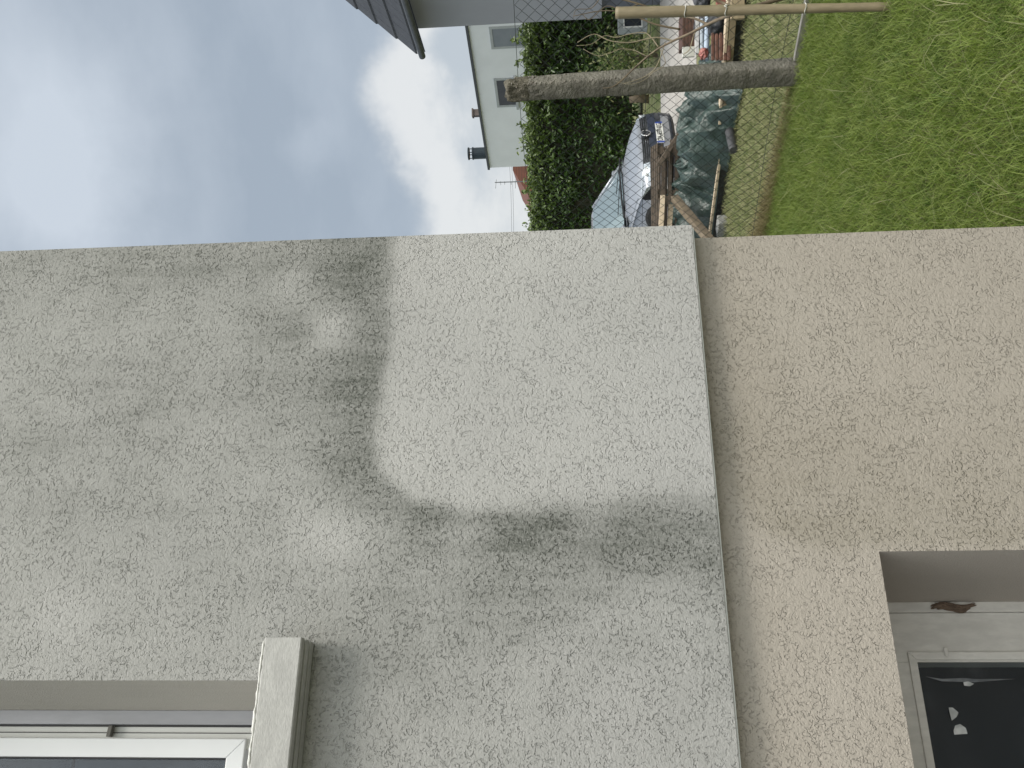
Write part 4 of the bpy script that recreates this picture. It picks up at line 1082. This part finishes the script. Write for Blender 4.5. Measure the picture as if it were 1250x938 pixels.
# dark roofed blue-grey house at the right
DA = 17.0
ca = at(620, 29, DA); ca.z = GZ
la = (-fx * math.sin(R_(12)) - fz * 0)                     # placeholder
wd_ = (fz * math.cos(R_(12)) - fx * math.sin(R_(12))).normalized()   # wall runs away from us, leftwards
wn = Vector((wd_.y, -wd_.x, 0))
if wn.dot(fx) > 0: wn = -wn                                # visible face looks left
# the wall we see runs from the far corner towards us on the right; house body lies to the right
side = -wn
hA_ = empty('neighbour_house', ca, 'blue-grey rendered neighbour house with dark tiled roof at the right', 'house')
def ha(s, t, z): p = ca - wd_ * s + side * t; p.z = z; return p    # s: towards the viewer, t: into the house
zt = at(522, 34, DA).z; zo = at(734, 24, DA).z
def prism(mb, q4, z0, z1, mi=0):
    vs = [Vector((p.x, p.y, z0)) for p in q4] + [Vector((p.x, p.y, z1)) for p in q4]
    return mb.add(vs, [(0, 3, 2, 1), (4, 5, 6, 7), (0, 1, 5, 4), (1, 2, 6, 5), (2, 3, 7, 6), (3, 0, 4, 7)], mi)
LW = 6.5
mb = MB(); prism(mb, [ha(0, 0, 0), ha(LW, 0, 0), ha(LW, 6, 0), ha(0, 6, 0)], zo, zt + .36); mb.build('wall', plaster('blue_grey_render', (.33, .34, .365)), hA_)
mb = MB(); prism(mb, [ha(.05, .18, 0), ha(LW - .05, .18, 0), ha(LW - .05, 5.9, 0), ha(.05, 5.9, 0)], GZ - .05, zo - .002); mb.build('plinth', plaster('dark_grey_render', (.20, .21, .24)), hA_)
# roof: eave along the wall, rising into the house
ev0 = ha(-.46 * 1.1, -.42, 0); ez = zt + .20; PITCH = math.tan(R_(49))
def rf_(s, t, dz=0): p = ha(s, t, 0); p.z = ez + (t + .42) * PITCH + dz; return p
MT['tile'] = mat('anthracite_tile', (.05, .053, .06), (.038, .04, .047), 5, .55, 0, 20, .002, None, 4, .4)
mb = MB(); NR = 10; st_l = .34; s_a = -.17
for k in range(NR):
    t0 = -.42 + k * st_l; t1 = t0 + st_l + .06
    nt = 26
    for j in range(nt):
        a = s_a + j * .30; b = a + .292
        vs = [rf_(a, t0, .065), rf_(b, t0, .065), rf_(b, t1, .02), rf_(a, t1, .02), rf_(a, t0, .03), rf_(b, t0, .03), rf_(b, t1, -.015), rf_(a, t1, -.015)]
        mb.add(vs, [(0, 1, 2, 3), (7, 6, 5, 4), (0, 4, 5, 1), (1, 5, 6, 2), (2, 6, 7, 3), (3, 7, 4, 0)])
mb.build('roof', MT['tile'], hA_)
mb = MB()
vs = [rf_(s_a + .02, -.40, -.02), rf_(7.1, -.40, -.02), rf_(7.1, 3.1, -.02), rf_(s_a + .02, 3.1, -.02), rf_(s_a + .02, -.40, -.14), rf_(7.1, -.40, -.14), rf_(7.1, 3.1, -.14), rf_(s_a + .02, 3.1, -.14)]
mb.add(vs, [(0, 1, 2, 3), (7, 6, 5, 4), (0, 4, 5, 1), (1, 5, 6, 2), (2, 6, 7, 3), (3, 7, 4, 0)])
mb.build('roof_boarding', mat('dark_boarding', (.035, .045, .07), (.03, .035, .055), 5, .6), hA_)
gt = MB(); P_ = []
for s_ in np.linspace(s_a + .03, 7.1, 12): P_.append(rf_(s_, -.50, .03))
gt.tube(P_, .062, 14); gt.build('gutter', mat('zinc', (.11, .115, .12), (.08, .085, .09), 6, .5, .5), hA_, smooth=True)
# low glazed cupboard by its foot
c = at(772, 29, 16.4); cb = empty('garden_cupboard', (c.x, c.y, GZ), 'small pale framed glazed cupboard at the foot of the blue-grey house', 'cupboard')
mb = MB(); mb.obox(Vector((c.x, c.y, c.z)), fx * .15, fz * .12, up * .26); mb.build('cabinet', mat('grey_frame', (.30, .33, .33), (.24, .26, .26), 8, .7), cb, bevel=.01)
mb = MB(); mb.obox(c - fz * .122, fx * .10, fz * .004, up * .15); mb.build('pane', MT['darkglass'], cb)
mb = MB()
for zz in (-.16, .16): mb.bar(c - fz * .13 - fx * .12 + up * zz, c - fz * .13 + fx * .12 + up * zz, .02, .02)
for q_ in (-.11, .11): mb.bar(c - fz * .13 + fx * q_ - up * .16, c - fz * .13 + fx * q_ + up * .16, .02, .02, up=fz)
mb.build('frame', MT['pvc_dirty'], cb)

# white flat roofed house behind the hedge
k0 = at(598, 205, 36.0); k1 = at(572, 35, 29.8); k1.z = k0.z
b0 = Vector((k0.x, k0.y, GZ)); wdir = Vector((k1.x - k0.x, k1.y - k0.y, 0)).normalized(); wn2 = Vector((wdir.y, -wdir.x, 0))
if wn2.dot(CW) < 0: wn2 = -wn2                             # into the house
hB_ = empty('white_house', b0, 'pale grey flat roofed house with two grey framed windows above the hedge', 'house')
def hb(s, t, z): p = b0 + wdir * s + wn2 * t; p.z = z; return p
mb = MB(); prism(mb, [hb(0, 0, 0), hb(16, 0, 0), hb(16, 8, 0), hb(0, 8, 0)], GZ, k0.z)
mb.build('wall', plaster('pale_grey_render', (.72, .74, .77)), hB_)
mb = MB(); prism(mb, [hb(-.06, -.06, 0), hb(16.1, -.06, 0), hb(16.1, 8.1, 0), hb(-.06, 8.1, 0)], k0.z + .002, k0.z + .09)
mb.build('roof_edge', mat('dark_trim', (.06, .065, .075), (.05, .055, .06), 5, .5), hB_)
def onplane(x, y, p0, n): r_ = ray(x, y); return CC + r_ * ((p0 - CC).dot(n) / r_.dot(n))
for (x0, x1, y0, y1, mullion) in ((600, 645, 33, 60, False), (607, 632, 96, 131, True)):
    A_ = onplane(x0, y1, b0, wn2); B_ = onplane(x0 - 3, y0, b0, wn2); s0_ = (A_ - b0).dot(wdir); s1_ = (B_ - b0).dot(wdir); zt_ = A_.z
    zb_ = onplane(x1, y1, b0, wn2).z if mullion else zt_ - 1.5
    mb = MB()
    def sbox(mb, s0, s1, z0, z1, t0, t1): return mb.obox((hb(s0, t0, z0) + hb(s1, t1, z1)) / 2, wdir * (s1 - s0) / 2, wn2 * (t1 - t0) / 2, up * (z1 - z0) / 2)
    fw = .09
    sbox(mb, s0_, s1_, zt_ - fw, zt_, -.02, .04); sbox(mb, s0_, s0_ + fw, zb_, zt_, -.021, .041); sbox(mb, s1_ - fw, s1_, zb_, zt_, -.021, .041); sbox(mb, s0_ - .08, s1_ + .08, zb_ - .05, zb_ + .04, -.10, .042)
    wf = mb.build('window', mat('grey_window_frame', (.36, .38, .39), (.32, .34, .35), 5, .5), hB_)
    mb = MB(); sbox(mb, s0_ + fw, s1_ - fw, zb_ + .04, zt_ - fw, -.006, .01)
    mb.build('pane' if mullion else 'shutter', MT['darkglass'] if mullion else mat('grey_shutter', (.20, .22, .25), (.18, .20, .23), 4, .5, 0, 0), wf)
# chimneys on it
p = at(592, 187, 36.5); q = at(578, 187, 36.5)
ch = MB(); mid_ = Vector((p.x, p.y, k0.z + .05)); h_ = q.z - mid_.z
ch.tube([mid_, mid_ + up * h_], .23, 20)
co_ = ch.build('flue', mat('black_steel', (.03, .045, .055), (.025, .035, .045), 5, .4, .4), hB_, smooth=False)
cpp = MB(); zt2 = mid_ + up * h_
for a in range(4): cpp.tube([zt2 + fx * .19 * math.cos(a * 1.57) + fz * .19 * math.sin(a * 1.57), zt2 + fx * .19 * math.cos(a * 1.57) + fz * .19 * math.sin(a * 1.57) + up * .17], .018, 6)
cpp.tube([zt2 + up * .17, zt2 + up * .22], .25, 20); cpp.tube([zt2, zt2 + up * .05], .25, 20)
cpp.build('flue_cap', mat('black_steel_cap', (.03, .045, .055), (.025, .035, .045), 5, .4, .4), co_)
p = at(590, 138, 34.5)
ch = MB(); ch.obox(Vector((p.x, p.y, k0.z + .17)), fx * .12, fz * .12, up * .30); ch.obox(Vector((p.x, p.y, k0.z + .45)), fx * .15, fz * .15, up * .03)
ch.build('chimney', mat('brown_cap', (.13, .105, .095), (.1, .08, .07), 5, .7), hB_)

# red tiled roof behind
DR = 48.0
e0 = at(626, 208, DR); e1 = at(650, 246, DR)
rh = empty('red_roof_house', (e1.x, e1.y, GZ), 'house with a red brown tiled roof just showing above the hedge', 'house')
mb = MB(); depth = fz * 8
ridge_l = e0 + fx * 0.0; slope = (e1 - e0); bot = e0 + slope * 2.2
mb.add([e0, bot, bot + fx * 0 + depth, e0 + depth, e0 + fx * 6, bot + fx * 9, bot + fx * 9 + depth, e0 + fx * 6 + depth],
       [(0, 1, 5, 4), (3, 7, 6, 2), (0, 3, 2, 1), (4, 5, 6, 7), (0, 4, 7, 3), (1, 2, 6, 5)])
mr_, nn_, bb_ = newmat('red_roof_tiles')
co = objco(nn_); wv_ = nn_.n('ShaderNodeTexWave', wave_type='BANDS', bands_direction='Z'); nn_.put(wv_.inputs['Vector'], co); wv_.inputs['Scale'].default_value = 2.2; wv_.inputs['Distortion'].default_value = 1.5; wv_.inputs['Detail'].default_value = 2
cmix = nn_.mix(wv_.outputs['Fac'], (.26, .085, .055), (.15, .055, .04)); nn_.put(bb_.inputs['Base Color'], nn_.mix(nn_.noise(co, 3, 4, .6), cmix, (.10, .05, .04))); bb_.inputs['Roughness'].default_value = .8
mb.build('roof', mr_, rh)
mb = MB(); prism(mb, [bot + fx * .5 + fz * .5, bot + fx * 8 + fz * .5, bot + fx * 8 + fz * 7, bot + fx * .5 + fz * 7], GZ, bot.z - .002); mb.build('wall', plaster('cream_render', (.5, .47, .4)), rh)
# aerial on a mast and two cables
DT = 40.0
a0 = at(629, 223, DT); a1 = at(604, 223, DT)
an = empty('tv_aerial', (a0.x, a0.y, GZ), 'thin television aerial on a mast against the bright cloud', 'aerial')
MT['alu'] = mat('dull_aluminium', (.22, .23, .25), (.18, .19, .2), 5, .5, .6)
mb = MB(); mb.tube([Vector((a0.x, a0.y, GZ)), a1], .022, 6); mb.build('mast', MT['alu'], an)
for x, hw in ((606, .26), (611, .12), (616, .10), (624, .10), (629, .26)):
    c = at(x, 223, DT); mb = MB(); mb.tube([c - fx * hw + up * (.05 if x == 606 else 0), c + fx * hw * .5], .013, 5); mb.build('element', MT['alu'], an)
for x, lb in ((618.3, 'upper thin overhead cable crossing the sky behind the aerial'), (620.8, 'lower thin overhead cable crossing the sky behind the aerial')):
    p, q = at(x + .4, 150, 44), at(x - .6, 420, 44)
    pts_ = [p.lerp(q, i / 16) - up * .25 * math.sin(math.pi * i / 16) for i in range(17)]
    mb = MB(); mb.tube(pts_, .008, 5); tag(mb.build('overhead_cable', MT['alu'], origin=p), lb, 'cable', 'overhead cables')
